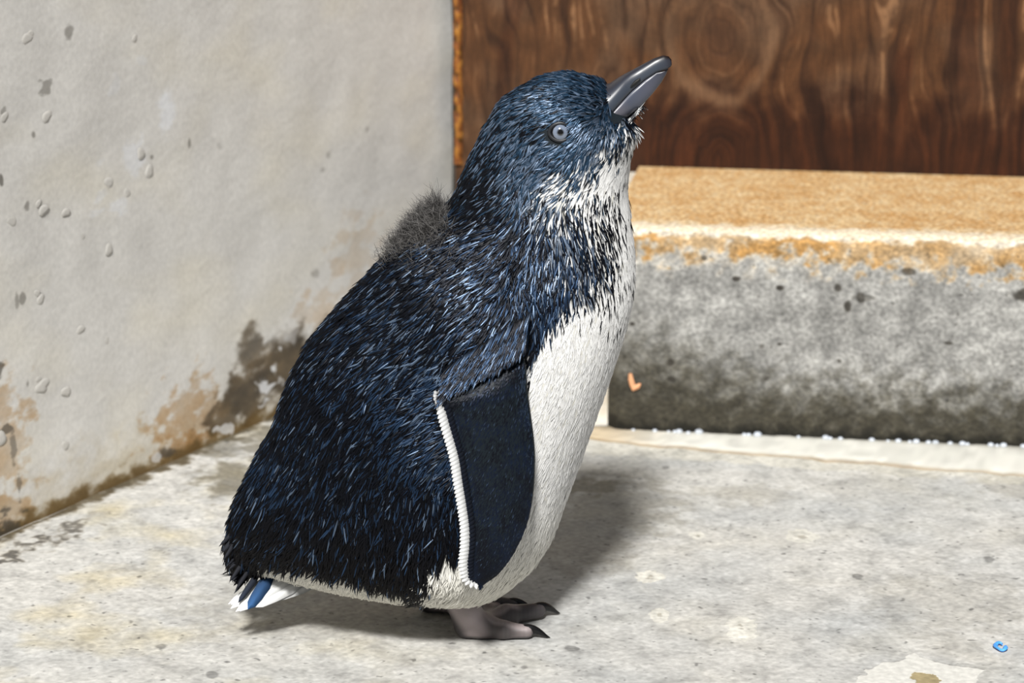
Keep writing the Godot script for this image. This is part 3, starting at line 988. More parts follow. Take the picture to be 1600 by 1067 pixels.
func build_penguin() -> void:
	rng.seed = 11
	var bird := Node3D.new()
	bird.name = "penguin"
	add_child(bird)
	tag(bird, "small blue and white penguin chick standing sideways, bill raised, grey down on its back", "penguin")
	white_area = PackedVector2Array([Vector2(0.1002, 0.3367), Vector2(0.0908, 0.3292), Vector2(0.0838, 0.3175), Vector2(0.0740, 0.3056), Vector2(0.0666, 0.2989), Vector2(0.0555, 0.2908), Vector2(0.0409, 0.2849), Vector2(0.0343, 0.2733), Vector2(0.0445, 0.2617), Vector2(0.0546, 0.2479), Vector2(0.0575, 0.2368), Vector2(0.0509, 0.2242), Vector2(0.0364, 0.2135), Vector2(0.0284, 0.2007), Vector2(0.0219, 0.1878), Vector2(0.0183, 0.1750), Vector2(0.0139, 0.1446), Vector2(0.0044, 0.1061), Vector2(-0.0134, 0.0788), Vector2(-0.0290, 0.0726), Vector2(-0.0372, 0.0671), Vector2(-0.0360, 0.0502), Vector2(-0.0405, 0.0347), Vector2(-0.0498, 0.0173), Vector2(-0.0275, -0.0230), Vector2(0.0508, -0.0063), Vector2(0.1297, 0.1564), Vector2(0.1266, 0.3105)])
	under_tail = PackedVector2Array([Vector2(-0.1599, 0.0104), Vector2(-0.1491, 0.0332), Vector2(-0.1345, 0.0544), Vector2(-0.1144, 0.0580), Vector2(-0.0946, 0.0568), Vector2(-0.0640, 0.0522), Vector2(-0.0406, 0.0433), Vector2(-0.0352, -0.0063), Vector2(-0.1447, -0.0063)])
	var f := [[Vector2(0.0597, 0.3374), -1, -0.15], [Vector2(0.0302, 0.3292), -0.92, -0.4], [Vector2(0.0080, 0.3124), -0.62, -0.8], [Vector2(0.0377, 0.2917), -0.72, -0.7], [Vector2(0.0581, 0.2974), -0.55, -0.84], [Vector2(0.0765, 0.3143), -0.5, -0.87], [Vector2(0.0229, 0.2728), -0.3, -0.95], [Vector2(-0.0032, 0.2689), -0.78, -0.62], [Vector2(0.0491, 0.2613), 0.12, -0.99], [Vector2(0.0697, 0.2537), 0.08, -1], [Vector2(0.0644, 0.2268), -0.05, -1], [Vector2(0.0305, 0.2229), -0.15, -1], [Vector2(-0.0184, 0.2268), -0.72, -0.7], [Vector2(-0.0562, 0.2074), -0.76, -0.65], [Vector2(-0.0796, 0.1564), -0.56, -0.84], [Vector2(-0.0301, 0.1603), -0.8, -0.6], [Vector2(-0.0034, 0.1879), -0.66, -0.75], [Vector2(-0.1109, 0.1166), -0.42, -0.9], [Vector2(-0.0652, 0.0924), -0.2, -1], [Vector2(-0.0345, 0.0802), -0.12, -1], [Vector2(-0.1353, 0.0558), -0.62, -0.78], [Vector2(-0.0659, 0.0394), -0.12, -1], [Vector2(-0.1047, 0.0394), -0.45, -0.88], [Vector2(0.0498, 0.1564), -0.5, -0.87], [Vector2(0.0349, 0.0762), -0.5, -0.87], [Vector2(0.0703, 0.1996), -0.3, -0.95], [Vector2(-0.0252, 0.0332), -0.5, -0.87], [Vector2(-0.0662, 0.0166), -0.9, -0.35], [Vector2(-0.1549, 0.0476), -0.5, -0.86]]
	for e in f:
		flow_at.append(e[0])
		flow_to.append(Vector2(e[1], e[2]).normalized())
	# the body: one closed surface
	var last := spine_width.size() - 1.0
	for i in NT + 1:
		var row := PackedVector3Array()
		for j in NP:
			row.append(body_point(last * i / NT, TAU * j / NP))
		body_p.append(row)
	for i in NT + 1:
		var row := PackedVector3Array()
		for j in NP:
			var du: Vector3 = body_p[mini(i + 1, NT)][j] - body_p[maxi(i - 1, 0)][j]
			var dv: Vector3 = body_p[i][(j + 1) % NP] - body_p[i][(j + NP - 1) % NP]
			row.append(dv.cross(du).normalized())
		body_n.append(row)
	var mid: Vector3 = body_p[NT / 2][0] - (body_p[NT / 2][0] + body_p[NT / 2][NP / 2]) * 0.5
	if mid.dot(body_n[NT / 2][0]) < 0.0:
		for row in body_n.size():
			for j in NP:
				body_n[row][j] = -body_n[row][j]
	var colors := []
	for i in NT + 1:
		var row := PackedColorArray()
		for j in NP:
			var p: Vector3 = body_p[i][j]
			var q := Vector2(p.x, p.y)
			var d := minf(outline_distance(q, white_area), outline_distance(q, under_tail))
			row.append(Color(0.010, 0.012, 0.018).lerp(Color(0.62, 0.61, 0.56), smoothstep(0.002, -0.004, d)))
		colors.append(row)
	var rows := body_p.duplicate()
	var tail_cap := PackedVector3Array()
	var bill_cap := PackedVector3Array()
	for j in NP:
		tail_cap.append((body_p[0][0] + body_p[0][NP / 2]) * 0.5)
		bill_cap.append((body_p[NT][0] + body_p[NT][NP / 2]) * 0.5)
	rows.push_front(tail_cap)
	rows.push_back(bill_cap)
	colors.push_front(colors[0])
	colors.push_back(colors[NT])
	var whole := SurfaceTool.new()
	whole.append_from(grid(rows, [], true, colors), 0, Transform3D.IDENTITY)
	# the feathered chin, a slim wedge under the lower mandible
	chin_p = []
	var chin_c := []
	for i in 15:
		var t := i / 14.0
		var c: Vector2 = (Vector2(0.0692, 0.3060) as Vector2).lerp(Vector2(0.0908, 0.3285), t)
		var size := sin(PI * pow(t, 0.7) * 0.98 + 0.03)
		var row := PackedVector3Array()
		var col := PackedColorArray()
		for j in 20:
			var a := TAU * j / 20.0
			row.append(Vector3(c.x, c.y, 0) + Vector3(0.72, 0.70, 0) * cos(a) * 0.0052 * size * lerpf(1.5, 0.8, t) + Vector3(0, 0, 1) * sin(a) * lerpf(0.020, 0.0055, t) * size)
			col.append(Color(0.5, 0.5, 0.5))
		chin_p.append(row)
		chin_c.append(col)
	whole.append_from(grid(chin_p, [], true, chin_c), 0, Transform3D.IDENTITY)
	put("body", whole.commit(), tinted(0.7, 0.3), bird)
	plumage(bird)
	bill(bird)
	eye(bird)
	flipper(bird)
	down(bird)
	tail(bird)
	foot(bird, Vector3(-0.0224, 0.0000, 0.0116), deg_to_rad(6.0), 1.0, "near")
	foot(bird, Vector3(-0.0463, 0.0000, -0.0292), deg_to_rad(22.0), -1.0, "far")


func side_z(q: Vector2) -> Array:
	# the near flank's point and normal nearest to q in the bird's plane
	var best := 1e9
	var at := Vector2i.ZERO
	for i in range(0, NT + 1):
		for j in range(0, NP / 2 + 1):
			var p: Vector3 = body_p[i][j]
			var d := Vector2(p.x, p.y).distance_squared_to(q)
			if d < best:
				best = d
				at = Vector2i(i, j)
	return [body_p[at.x][at.y], body_n[at.x][at.y]]


func plumage(bird: Node3D) -> void:
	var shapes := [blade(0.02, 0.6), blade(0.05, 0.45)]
	var dark_t := []
	var dark_c := PackedColorArray()
	var head_t := []
	var head_c := PackedColorArray()
	var white_t := []
	var white_c := PackedColorArray()
	var clump := noise(71, 140.0, 2)
	var clump2 := noise(72, 240.0, 2)
	var bill_area := PackedVector2Array([Vector2(0.0676, 0.3393), Vector2(0.0695, 0.3288), Vector2(0.0666, 0.3208), Vector2(0.0711, 0.3169), Vector2(0.0797, 0.3198), Vector2(0.0891, 0.3404)])
	var eye_at: Vector2 = Vector2(0.0389, 0.3141)
	for i in NT:
		for j in NP:
			var a: Vector3 = body_p[i][j]
			var b: Vector3 = body_p[i + 1][j]
			var c: Vector3 = body_p[i][(j + 1) % NP]
			var d: Vector3 = body_p[i + 1][(j + 1) % NP]
			var area := (b - a).cross(c - a).length() * 0.5 + (b - d).cross(c - d).length() * 0.5
			var q := Vector2(a.x + d.x, a.y + d.y) * 0.5
			var on_head := smoothstep(Vector2(-0.0257, 0.2556).y, Vector2(-0.0032, 0.2841).y, q.y)
			var dw := outline_distance(q, white_area)
			var du := outline_distance(q, under_tail)
			var length := lerpf(0.0095, 0.0070, on_head)
			var width := lerpf(0.00108, 0.00108, on_head)
			if dw < -0.004 or du < -0.002:
				width = lerpf(0.00105, 0.0011, on_head)
				length = lerpf(0.0080, 0.0065, on_head)
			var cover := 3.6
			if a.z < -0.010:
				cover *= 0.22
				width *= 2.2
			var want := area * cover / (length * width * 0.62)
			var count := int(want) + (1 if rng.randf() < want - int(want) else 0)
			if count == 0:
				continue
			# what this spot of the coat is like
			var heading := flow(q)
			var bend := clump.get_noise_3d(q.x, q.y, a.z) * 0.6
			var neck := near_blob(q, Vector2(0.0427, 0.2718), 0.018) + near_blob(q, Vector2(0.0500, 0.2543), 0.022) + near_blob(q, Vector2(0.0648, 0.2722), 0.013) * 0.75 + near_blob(q, Vector2(0.0631, 0.2332), 0.020) * 0.5
			neck = minf(neck, 1.0) * (1.0 - minf(1.0, near_blob(q, Vector2(0.0609, 0.2901), 0.011) + near_blob(q, Vector2(0.0747, 0.3023), 0.011) + near_blob(q, Vector2(0.0464, 0.2834), 0.006)))
			neck *= 1.0 - 0.85 * smoothstep(Vector2(0.0680, 0.2345).x, Vector2(0.0793, 0.2345).x, q.x)
			var chin := near_blob(q, Vector2(0.0787, 0.3153), 0.013)
			var soft := 0.0016 + 0.011 * neck + 0.003 * on_head
			var rump := smoothstep(Vector2(-0.0649, 0.1166).y, Vector2(-0.0657, 0.0517).y, q.y)
			var silver: float
			var blue: float
			if on_head > 0.3:
				silver = 0.08 + 0.48 * near_blob(q, Vector2(0.0208, 0.2901), 0.022) + 0.44 * near_blob(q, Vector2(0.0609, 0.3132), 0.018) + 0.14 * near_blob(q, Vector2(0.0445, 0.3289), 0.018) + 0.2 * near_blob(q, Vector2(0.0081, 0.3104), 0.016)
				blue = 0.30 + 0.4 * near_blob(q, Vector2(0.0427, 0.3326), 0.026) + 0.35 * near_blob(q, Vector2(0.0499, 0.3067), 0.018)
				var nape := near_blob(q, Vector2(-0.0103, 0.2825), 0.024)
				blue *= 1.0 - 0.8 * nape
				silver *= 1.0 - 0.8 * nape
			else:
				silver = 0.030 + 0.13 * near_blob(q, Vector2(0.0081, 0.2262), 0.040) + 0.10 * near_blob(q, Vector2(-0.0468, 0.1973), 0.030) + 0.40 * near_blob(q, Vector2(-0.0284, 0.1773), 0.013) + 0.16 * near_blob(q, Vector2(-0.0250, 0.1392), 0.020)  # the strongest blob paints highlights on the fold above the flipper
				blue = 0.17 + 0.34 * near_blob(q, Vector2(0.0407, 0.2224), 0.030) + 0.22 * near_blob(q, Vector2(-0.0467, 0.1659), 0.030) + 0.30 * near_blob(q, Vector2(-0.0213, 0.1292), 0.030) + 0.2 * near_blob(q, Vector2(-0.1275, 0.1102), 0.022)
				silver *= 1.0 - 0.7 * rump
				blue *= 1.0 - 0.55 * rump
			silver += 0.30 * neck
			var skirt := minf(1.0, near_blob(q, Vector2(-0.0789, 0.0520), 0.030) + near_blob(q, Vector2(-0.1335, 0.0548), 0.026) + near_blob(q, Vector2(-0.0445, 0.0596), 0.020))
			var thigh := near_blob(q, Vector2(-0.0237, 0.0554), 0.016)
			var warm := smoothstep(Vector2(0.0117, 0.1166).y, Vector2(0.0117, 0.0352).y, q.y)
			for k in count:
				var u := rng.randf()
				var v := rng.randf()
				var p := a.lerp(b, u).lerp(c.lerp(d, u), v)
				var n: Vector3 = (body_n[i][j] as Vector3).lerp(body_n[i + 1][(j + 1) % NP], 0.5 * (u + v)).normalized()
				if on_head > 0.3 and p.z > 0.0 and Vector2((p.x - eye_at.x) * 0.8, p.y - eye_at.y).length() < 0.0060:
					continue
				if on_head > 0.3 and Geometry2D.is_point_in_polygon(Vector2(p.x, p.y), bill_area):
					continue
				var w2 := heading.rotated(bend + 0.45 * clump2.get_noise_3d(p.y * 0.8, p.z * 0.8, p.x * 0.8) + rng.randfn(0.0, 0.13))
				var dir := Vector3(w2.x, w2.y, 0)
				if absf(dir.dot(n)) > 0.75:
					dir += Vector3(0, 0, 0.2)
				var is_white := dw + rng.randfn(0.0, soft) < 0.0 or du + rng.randfn(0.0, 0.0022) < 0.0
				var flipped := is_white and rng.randf() < 0.46 * neck + 0.4 * chin
				if flipped:
					is_white = false
				var loose := clump2.get_noise_3d(p.x, p.y, p.z)
				var lift := 0.06 + 0.26 * maxf(0.0, loose) + rng.randf() * 0.08
				var l := length * rng.randf_range(0.75, 1.3)
				var wd := width * rng.randf_range(0.8, 1.25)
				if is_white:
					var g := rng.randf_range(0.78, 0.92)
					var tone := Color(g, g, g * 0.995).lerp(Color(g * 0.98, g * 0.955, g * 0.86), warm)
					if thigh > 0.35:
						l *= 1.4
						lift += 0.10
					if on_head > 0.3:
						l *= 1.25
						wd *= 1.5
					white_t.append(lay(p, n, dir, l, wd, lift * 0.5, 0.4))
					white_c.append(tone)
					continue
				var roll := rng.randf() - loose * (0.10 + 0.30 * on_head)
				var tone: Color
				if roll < silver:
					tone = Color(0.105, 0.150, 0.225) * rng.randf_range(0.6, 1.6)
					if neck > 0.3 or chin > 0.3 or dw < 0.012 and on_head > 0.3:
						tone = tone.lerp(Color(0.45, 0.47, 0.50), 0.5 * rng.randf())
				elif roll < silver + blue:
					tone = Color(0.015, 0.034, 0.073) * rng.randf_range(0.6, 1.6)
					if on_head > 0.5:
						tone = Color(0.018, 0.046, 0.088) * rng.randf_range(0.6, 1.6)
				else:
					tone = Color(0.0032, 0.0044, 0.0085) * rng.randf_range(0.6, 1.6)
					tone = tone.lerp(Color(0.0060, 0.0052, 0.0056), rump * 0.8)
				if flipped:
					wd *= 0.8
					tone = Color(0.0050, 0.0065, 0.0110)
				tone.a = 1.0
				l *= 1.0 + 0.35 * skirt
				lift += 0.06 * skirt
				l *= 1.0 + 0.35 * rump * (1.0 - skirt)
				if on_head > 0.5:
					head_t.append(lay(p, n, dir, l, wd, lift, 0.6))
					head_c.append(tone)
				else:
					dark_t.append(lay(p, n, dir, l, wd, lift, 0.65))
					dark_c.append(tone)
	# shoulder feathers that lap over the roots of the flippers
	for c in 2400:
		var s := 1.0 if c < 1800 else -1.0
		var f := rng.randf()
		var up_by := rng.randf_range(-0.003, 0.013)
		var at: Vector2 = (Vector2(-0.0244, 0.1763) as Vector2).lerp(Vector2(0.0204, 0.2056), f) + Vector2(0.15, 1.0) * up_by
		var dir := Vector3(lerpf(-0.75, -0.25, f) + rng.randfn(0, 0.1), -0.8, 0)
		var z := lerpf(0.0790, 0.0725, smoothstep(-0.003, 0.012, up_by)) - 0.0035 * f
		dark_t.append(lay(Vector3(at.x, at.y, s * z), Vector3(0.1, 0.1, s).normalized(), dir, rng.randf_range(0.009, 0.013), 0.0013, 0.42, 0.6))
		var roll := rng.randf()
		var tone := Color(0.0036, 0.0046, 0.0085)
		if roll < 0.10:
			tone = Color(0.085, 0.12, 0.18)
		elif roll < 0.42:
			tone = Color(0.013, 0.030, 0.064) * rng.randf_range(0.6, 1.5)
		tone.a = 1.0
		dark_c.append(tone)
	# black and white bristles of the chin
	for c in 700:
		var i := rng.randi() % 10
		var j := rng.randi() % 20
		var p: Vector3 = (chin_p[i][j] as Vector3).lerp(chin_p[i + 1][(j + 1) % 20], rng.randf())
		var mid: Vector3 = (chin_p[i][0] + chin_p[i][10]) * 0.5
		var dir := Vector3(-0.62 + rng.randfn(0, 0.12), -0.78, 0.12)
		var t := lay(p, (p - mid).normalized(), dir, rng.randf_range(0.0040, 0.0065), 0.0011, 0.12, 0.5)
		if rng.randf() < 0.45 + 0.25 * (i / 12.0):
			head_t.append(t)
			head_c.append(Color(0.010, 0.012, 0.018))
		else:
			white_t.append(t)
			white_c.append(Color(0.72, 0.73, 0.74))
	var dm := tinted(0.36, 0.35)
	dm.metallic = 0.55
	var hm := tinted(0.36, 0.38)
	hm.metallic = 0.45
	var wm := tinted(0.55, 0.35)
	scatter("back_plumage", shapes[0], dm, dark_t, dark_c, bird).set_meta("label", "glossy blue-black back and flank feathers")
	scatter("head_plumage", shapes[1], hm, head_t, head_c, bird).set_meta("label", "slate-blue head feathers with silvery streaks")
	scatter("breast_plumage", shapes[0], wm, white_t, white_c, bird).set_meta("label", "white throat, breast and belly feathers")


func bill(bird: Node3D) -> void:
	# two mandibles lofted from the face to the hooked tip: [top, underside, half width]
	var upper := [[Vector2(0.0604, 0.3352), Vector2(0.0599, 0.3128), 0.0195], [Vector2(0.0682, 0.3363), Vector2(0.0661, 0.3188), 0.0180], [Vector2(0.0736, 0.3400), Vector2(0.0731, 0.3262), 0.0135], [Vector2(0.0766, 0.3419), Vector2(0.0767, 0.3300), 0.0110], [Vector2(0.0799, 0.3437), Vector2(0.0804, 0.3333), 0.0075], [Vector2(0.0865, 0.3474), Vector2(0.0877, 0.3393), 0.0055], [Vector2(0.0934, 0.3511), Vector2(0.0946, 0.3437), 0.0045], [Vector2(0.0985, 0.3528), Vector2(0.1005, 0.3452), 0.0034], [Vector2(0.1018, 0.3522), Vector2(0.1030, 0.3467), 0.0022], [Vector2(0.1033, 0.3504), Vector2(0.1036, 0.3474), 0.0010]]
	var lower := [[Vector2(0.0614, 0.3128), Vector2(0.0643, 0.3098), 0.0190], [Vector2(0.0665, 0.3184), Vector2(0.0706, 0.3128), 0.0174], [Vector2(0.0734, 0.3259), Vector2(0.0787, 0.3176), 0.0130], [Vector2(0.0771, 0.3296), Vector2(0.0824, 0.3206), 0.0104], [Vector2(0.0807, 0.3329), Vector2(0.0864, 0.3236), 0.0070], [Vector2(0.0880, 0.3389), Vector2(0.0926, 0.3303), 0.0050], [Vector2(0.0946, 0.3434), Vector2(0.0977, 0.3370), 0.0038], [Vector2(0.0994, 0.3441), Vector2(0.1005, 0.3419), 0.0026], [Vector2(0.1012, 0.3456), Vector2(0.1016, 0.3445), 0.0012]]
	var tones := [Color(0.038, 0.044, 0.062), Color(0.066, 0.073, 0.100)]
	for part in 2:
		var rows := []
		var cols := []
		var data: Array = upper if part == 0 else lower
		for i in data.size():
			var top: Vector2 = data[i][0]
			var low: Vector2 = data[i][1]
			var w: float = data[i][2]
			var row := PackedVector3Array()
			var col := PackedColorArray()
			for j in 24:
				var a := TAU * j / 24.0
				var y := cos(a)
				var z := sin(a)
				# widest at the cutting edge, narrow along the ridge
				var edge := 0.5 - 0.5 * y if part == 0 else 0.5 + 0.5 * y
				z = signf(z) * pow(absf(z), 0.75) * lerpf(0.72, 1.0, edge)
				y = signf(y) * pow(absf(y), 0.8)
				# flat where the two halves meet
				y = maxf(y, -0.3) / 0.65 - 0.538 if part == 0 else minf(y, 0.3) / 0.65 + 0.538
				var q := (top + low) * 0.5 + (top - low) * 0.5 * y
				row.append(Vector3(q.x, q.y, z * w))
				var f := i / (data.size() - 1.0)
				var c: Color = tones[part].lerp(Color(0.018, 0.018, 0.022), smoothstep(0.55, 1.0, f) * 0.85 + 0.85 * smoothstep(0.60, 0.95, (1.0 + y) * 0.5) * (1.0 - part))
				if part == 1 and f < 0.35:
					c = c.lerp(Color(0.26, 0.20, 0.21), 0.5 * (0.35 - f) / 0.35)
				col.append(c)
			rows.append(row)
			cols.append(col)
		var tip := PackedVector3Array()
		for j in 24:
			tip.append((data[-1][0].x + data[-1][1].x) * 0.5 * Vector3(1, 0, 0) + (data[-1][0].y + data[-1][1].y) * 0.5 * Vector3(0, 1, 0))
		rows.append(tip)
		cols.append(cols[-1])
		var m := tinted(0.36, 0.45)
		m.clearcoat_enabled = true
		m.clearcoat = 0.12
		m.clearcoat_roughness = 0.25
		var o := put("upper_mandible" if part == 0 else "lower_mandible", grid(rows, [], true, cols, true), m, bird)
		if part == 0:
			# slit of the nostril, on either side
			for s in [-1.0, 1.0]:
				var nr := []
				for i in 6:
					var c: Vector2 = (Vector2(0.0796, 0.3356) as Vector2).lerp(Vector2(0.0854, 0.3408), i / 5.0)
					var row := PackedVector3Array()
					for j in 9:
						var a := TAU * j / 8.0
						var rr := 0.0011 * sin(PI * (i + 0.35) / 5.7)
						row.append(Vector3(c.x, c.y, s * 0.0070) + Vector3(-0.5, 0.85, 0) * cos(a) * rr + Vector3(0, 0, s) * sin(a) * 0.0008)
					nr.append(row)
				put("nostril", grid(nr), mat(Color(0.03, 0.03, 0.035), 0.5), o)


func dome(r: float, from: float, to: float, squash := 1.0) -> ArrayMesh:
	# part of a ball about +z, between two angles from its pole
	var rows := []
	for a in 33:
		var t := TAU * a / 32.0
		var row := PackedVector3Array()
		for j in 9:
			var b := lerpf(to, from, j / 8.0)
			row.append(Vector3(cos(t) * sin(b) * r, sin(t) * sin(b) * r, cos(b) * r * squash))
		rows.append(row)
	return grid(rows)


func eye(bird: Node3D) -> void:
	for s in [1.0, -1.0]:
		var hit := side_z(Vector2(0.0389, 0.3143))
		var p: Vector3 = hit[0]
		var n: Vector3 = hit[1]
		var e := Node3D.new()
		e.name = "eye"
		bird.add_child(e, true)
		n = (n + Vector3(0.12, 0.02, 0.5)).normalized()
		p.z *= s
		n.z *= s
		var x := Vector3(0, 1, 0).cross(n).normalized()
		var y := n.cross(x).normalized()
		e.transform = Transform3D(Basis(x, y, n), p - n * 0.0034)
		var gloss := func(c: Color) -> StandardMaterial3D:
			var m := mat(c, 0.12, 0.5)
			m.clearcoat_enabled = true
			m.clearcoat = 1.0
			m.clearcoat_roughness = 0.03
			return m
		put("eyeball", dome(0.0062, 0.0, 1.9), gloss.call(Color(0.05, 0.05, 0.06)), e)
		put("iris", dome(0.00632, 0.24, 0.72), gloss.call(Color(0.42, 0.46, 0.53)), e)
		put("pupil_rim", dome(0.00636, 0.20, 0.34), gloss.call(Color(0.30, 0.32, 0.36)), e)
		put("pupil", dome(0.00640, 0.0, 0.25), gloss.call(Color(0.008, 0.008, 0.010)), e)
		# lids: a soft almond ring drawn out towards the bill
		var rows := []
		for a in 37:
			var t := TAU * a / 36.0
			var long := 1.0 + (0.34 * pow(maxf(0.0, cos(t)), 3.0) if s > 0.0 else 0.34 * pow(maxf(0.0, -cos(t)), 3.0)) + 0.10 * pow(maxf(0.0, -cos(t) * s), 3.0)
			var c := Vector3(cos(t) * 0.0056 * long, sin(t) * 0.0050, 0.0038 - 0.0016 * (long - 1.0) * 3.0)
			var out := Vector3(cos(t), sin(t), 0)
			var row := PackedVector3Array()
			for j in 9:
				var b := TAU * j / 8.0
				row.append(c + out * cos(b) * 0.0012 + Vector3(0, 0, sin(b) * 0.0009))
			rows.append(row)
		put("eyelid", grid(rows), mat(Color(0.065, 0.075, 0.10), 0.45), e)


func flipper(bird: Node3D) -> void:
	for s in [1.0, -1.0]:
		# [trailing edge, leading edge] from the shoulder to the tip
		var r := [[Vector2(0.0013, 0.1920), Vector2(0.0162, 0.2035)], [Vector2(-0.0146, 0.1835), Vector2(0.0179, 0.1950)], [Vector2(-0.0302, 0.1736), Vector2(0.0197, 0.1864)], [Vector2(-0.0287, 0.1662), Vector2(0.0208, 0.1719)], [Vector2(-0.0255, 0.1537), Vector2(0.0226, 0.1581)], [Vector2(-0.0212, 0.1374), Vector2(0.0245, 0.1417)], [Vector2(-0.0191, 0.1229), Vector2(0.0248, 0.1283)], [Vector2(-0.0170, 0.1091), Vector2(0.0241, 0.1140)], [Vector2(-0.0153, 0.0953), Vector2(0.0220, 0.1002)], [Vector2(-0.0153, 0.0837), Vector2(0.0187, 0.0890)], [Vector2(-0.0161, 0.0744), Vector2(0.0139, 0.0785)], [Vector2(-0.0154, 0.0671), Vector2(0.0091, 0.0711)], [Vector2(-0.0140, 0.0628), Vector2(0.0044, 0.0652)], [Vector2(-0.0107, 0.0597), Vector2(-0.0001, 0.0617)], [Vector2(-0.0059, 0.0589), Vector2(-0.0052, 0.0589)]]
		var rows := []
		var cols := []
		var trail := PackedVector3Array()
		var last := r.size() - 1
		var steps := 60
		for i in steps + 1:
			var t := last * i / float(steps)
			var k := mini(int(t), last - 1)
			var f := t - k
			var pts := []
			for e in 2:
				pts.append((r[k][e] as Vector2).cubic_interpolate(r[k + 1][e], r[maxi(k - 1, 0)][e], r[mini(k + 2, last)][e], f))
			var a: Vector2 = pts[0]
			var b: Vector2 = pts[1]
			var down_in := t / last
			var za := lerpf(0.035, 0.081, smoothstep(0.0, 0.2, down_in)) - 0.006 * smoothstep(0.6, 1.0, down_in)
			var zb := lerpf(0.050, 0.0735, smoothstep(0.0, 0.11, down_in)) + 0.002 * smoothstep(0.6, 1.0, down_in)
			var thick := lerpf(0.0042, 0.0017, down_in) * clampf(a.distance_to(b) / 0.02, 0.2, 1.0)
			var row := PackedVector3Array()
			var col := PackedColorArray()
			for j in 28:
				var g := TAU * j / 28.0
				var m := (1.0 - cos(g)) * 0.5
				var q := a.lerp(b, m)
				var belly := sin(PI * m)
				var lens := sin(g) * (0.55 + 0.45 * m)
				row.append(Vector3(q.x, q.y, s * (lerpf(za, zb, m) + 0.0032 * belly + thick * lens)))
				col.append(Color(0.006, 0.008, 0.015) if sin(g) > -0.1 and (m > 0.03 or down_in < 0.15) else Color(0.5, 0.5, 0.48))
			rows.append(row)
			cols.append(col)
			if t >= 2.0:
				trail.append(Vector3(a.x, a.y, s * (za + 0.0008)))
		var m := tinted(0.5, 0.3)
		var o := put("flipper", grid(rows, [], true, cols, s < 0.0), m, bird)
		# scale-like feathers over its outer face
		var tr := []
		var tc := PackedColorArray()
		var patch := noise(81, 60.0, 2)
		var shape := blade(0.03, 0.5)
		for c in (15000 if s > 0.0 else 4000):
			var i := int(rng.randf() * steps)
			var j := 1 + rng.randi() % 12
			var u := rng.randf()
			var v := rng.randf()
			var p: Vector3 = rows[i][j].lerp(rows[i + 1][j], u).lerp(rows[i][j + 1].lerp(rows[i + 1][j + 1], u), v)
			var n: Vector3 = (rows[i][j + 1] - rows[i][j]).cross(rows[i + 1][j] - rows[i][j]).normalized()
			if n.z * s < 0.0:
				n = -n
			var mm := (j + v) / 14.0
			var dir := Vector3(lerpf(-0.62, -0.18, mm), -0.9, 0).normalized()
			dir = dir.rotated(Vector3(0, 0, 1), rng.randfn(0.0, 0.10))
			var lead_glint := smoothstep(0.72, 0.95, mm) * smoothstep(0.5, 0.1, i / float(steps))
			var blue := clampf(0.5 + patch.get_noise_2d(p.x, p.y) * 1.2, 0.05, 1.0)
			var tone := Color(0.0045, 0.0058, 0.0105).lerp(Color(0.0075, 0.016, 0.040), blue * rng.randf_range(0.3, 1.0))
			if rng.randf() < 0.04 + 0.4 * lead_glint:
				tone = Color(0.035, 0.055, 0.095)  # paler tint, mostly glints painted near the root of the leading edge
			tr.append(lay(p, n, dir, 0.0034 * rng.randf_range(0.8, 1.2), 0.0011, 0.09, 0.35))
			tc.append(tone)
		var fm := tinted(0.42, 0.3)
		fm.metallic = 0.4
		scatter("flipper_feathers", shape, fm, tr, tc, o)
		# the white saw-toothed fringe of the trailing edge
		var ft := []
		var fc := PackedColorArray()
		var whole := 0.0
		for i in trail.size() - 1:
			whole += trail[i].distance_to(trail[i + 1])
		var count := 52
		var run := 0.0
		var at := 0
		for c in count * 2:
			var goal := whole * 0.985 * (c * 0.5) / count
			while at < trail.size() - 2 and run + trail[at].distance_to(trail[at + 1]) < goal:
				run += trail[at].distance_to(trail[at + 1])
				at += 1
			var p := trail[at].lerp(trail[at + 1], (goal - run) / maxf(trail[at].distance_to(trail[at + 1]), 1e-6))
			var along := (trail[at + 1] - trail[at]).normalized()
			var side := Vector3(along.y, -along.x, 0)
			if side.x > 0.0 and goal < whole * 0.8:
				side = -side
			var n := Vector3(-0.25, 0.1, s).normalized()
			var grown := 0.35 + 0.65 * smoothstep(0.0, 0.12, goal / whole)
			if c % 2 == 0:
				ft.append(lay(p - side * 0.0030 * grown + n * 0.0016 * grown, n, (side * 0.9 + along * 0.45), 0.0066 * grown, 0.0036, 0.02, 0.3))
				fc.append(Color(0.80, 0.81, 0.82))
			else:
				ft.append(lay(p - side * 0.0064 + n * 0.0017, n, (side * 0.9 + along * 0.45), 0.0062, 0.0027, 0.08, 0.3))
				fc.append(Color(0.010, 0.013, 0.022))
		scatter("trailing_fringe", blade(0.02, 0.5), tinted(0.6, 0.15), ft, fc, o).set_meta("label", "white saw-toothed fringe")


func strand(bend: float) -> ArrayMesh:
	var st := SurfaceTool.new()
	st.begin(Mesh.PRIMITIVE_TRIANGLES)
	for i in 6:
		var y := i / 5.0
		for j in 2:
			st.set_color(Color(1, 1, 1) * lerpf(0.8, 1.2, y))
			st.add_vertex(Vector3((j - 0.5) * (1.0 - 0.75 * y), y * (1.0 - 0.25 * bend * y), bend * y * y + 0.08 * sin(y * 9.0)))
	for i in 5:
		var a := i * 2
		for k in [a, a + 2, a + 1, a + 1, a + 2, a + 3]:
			st.add_index(k)
	st.generate_normals()
	return st.commit()


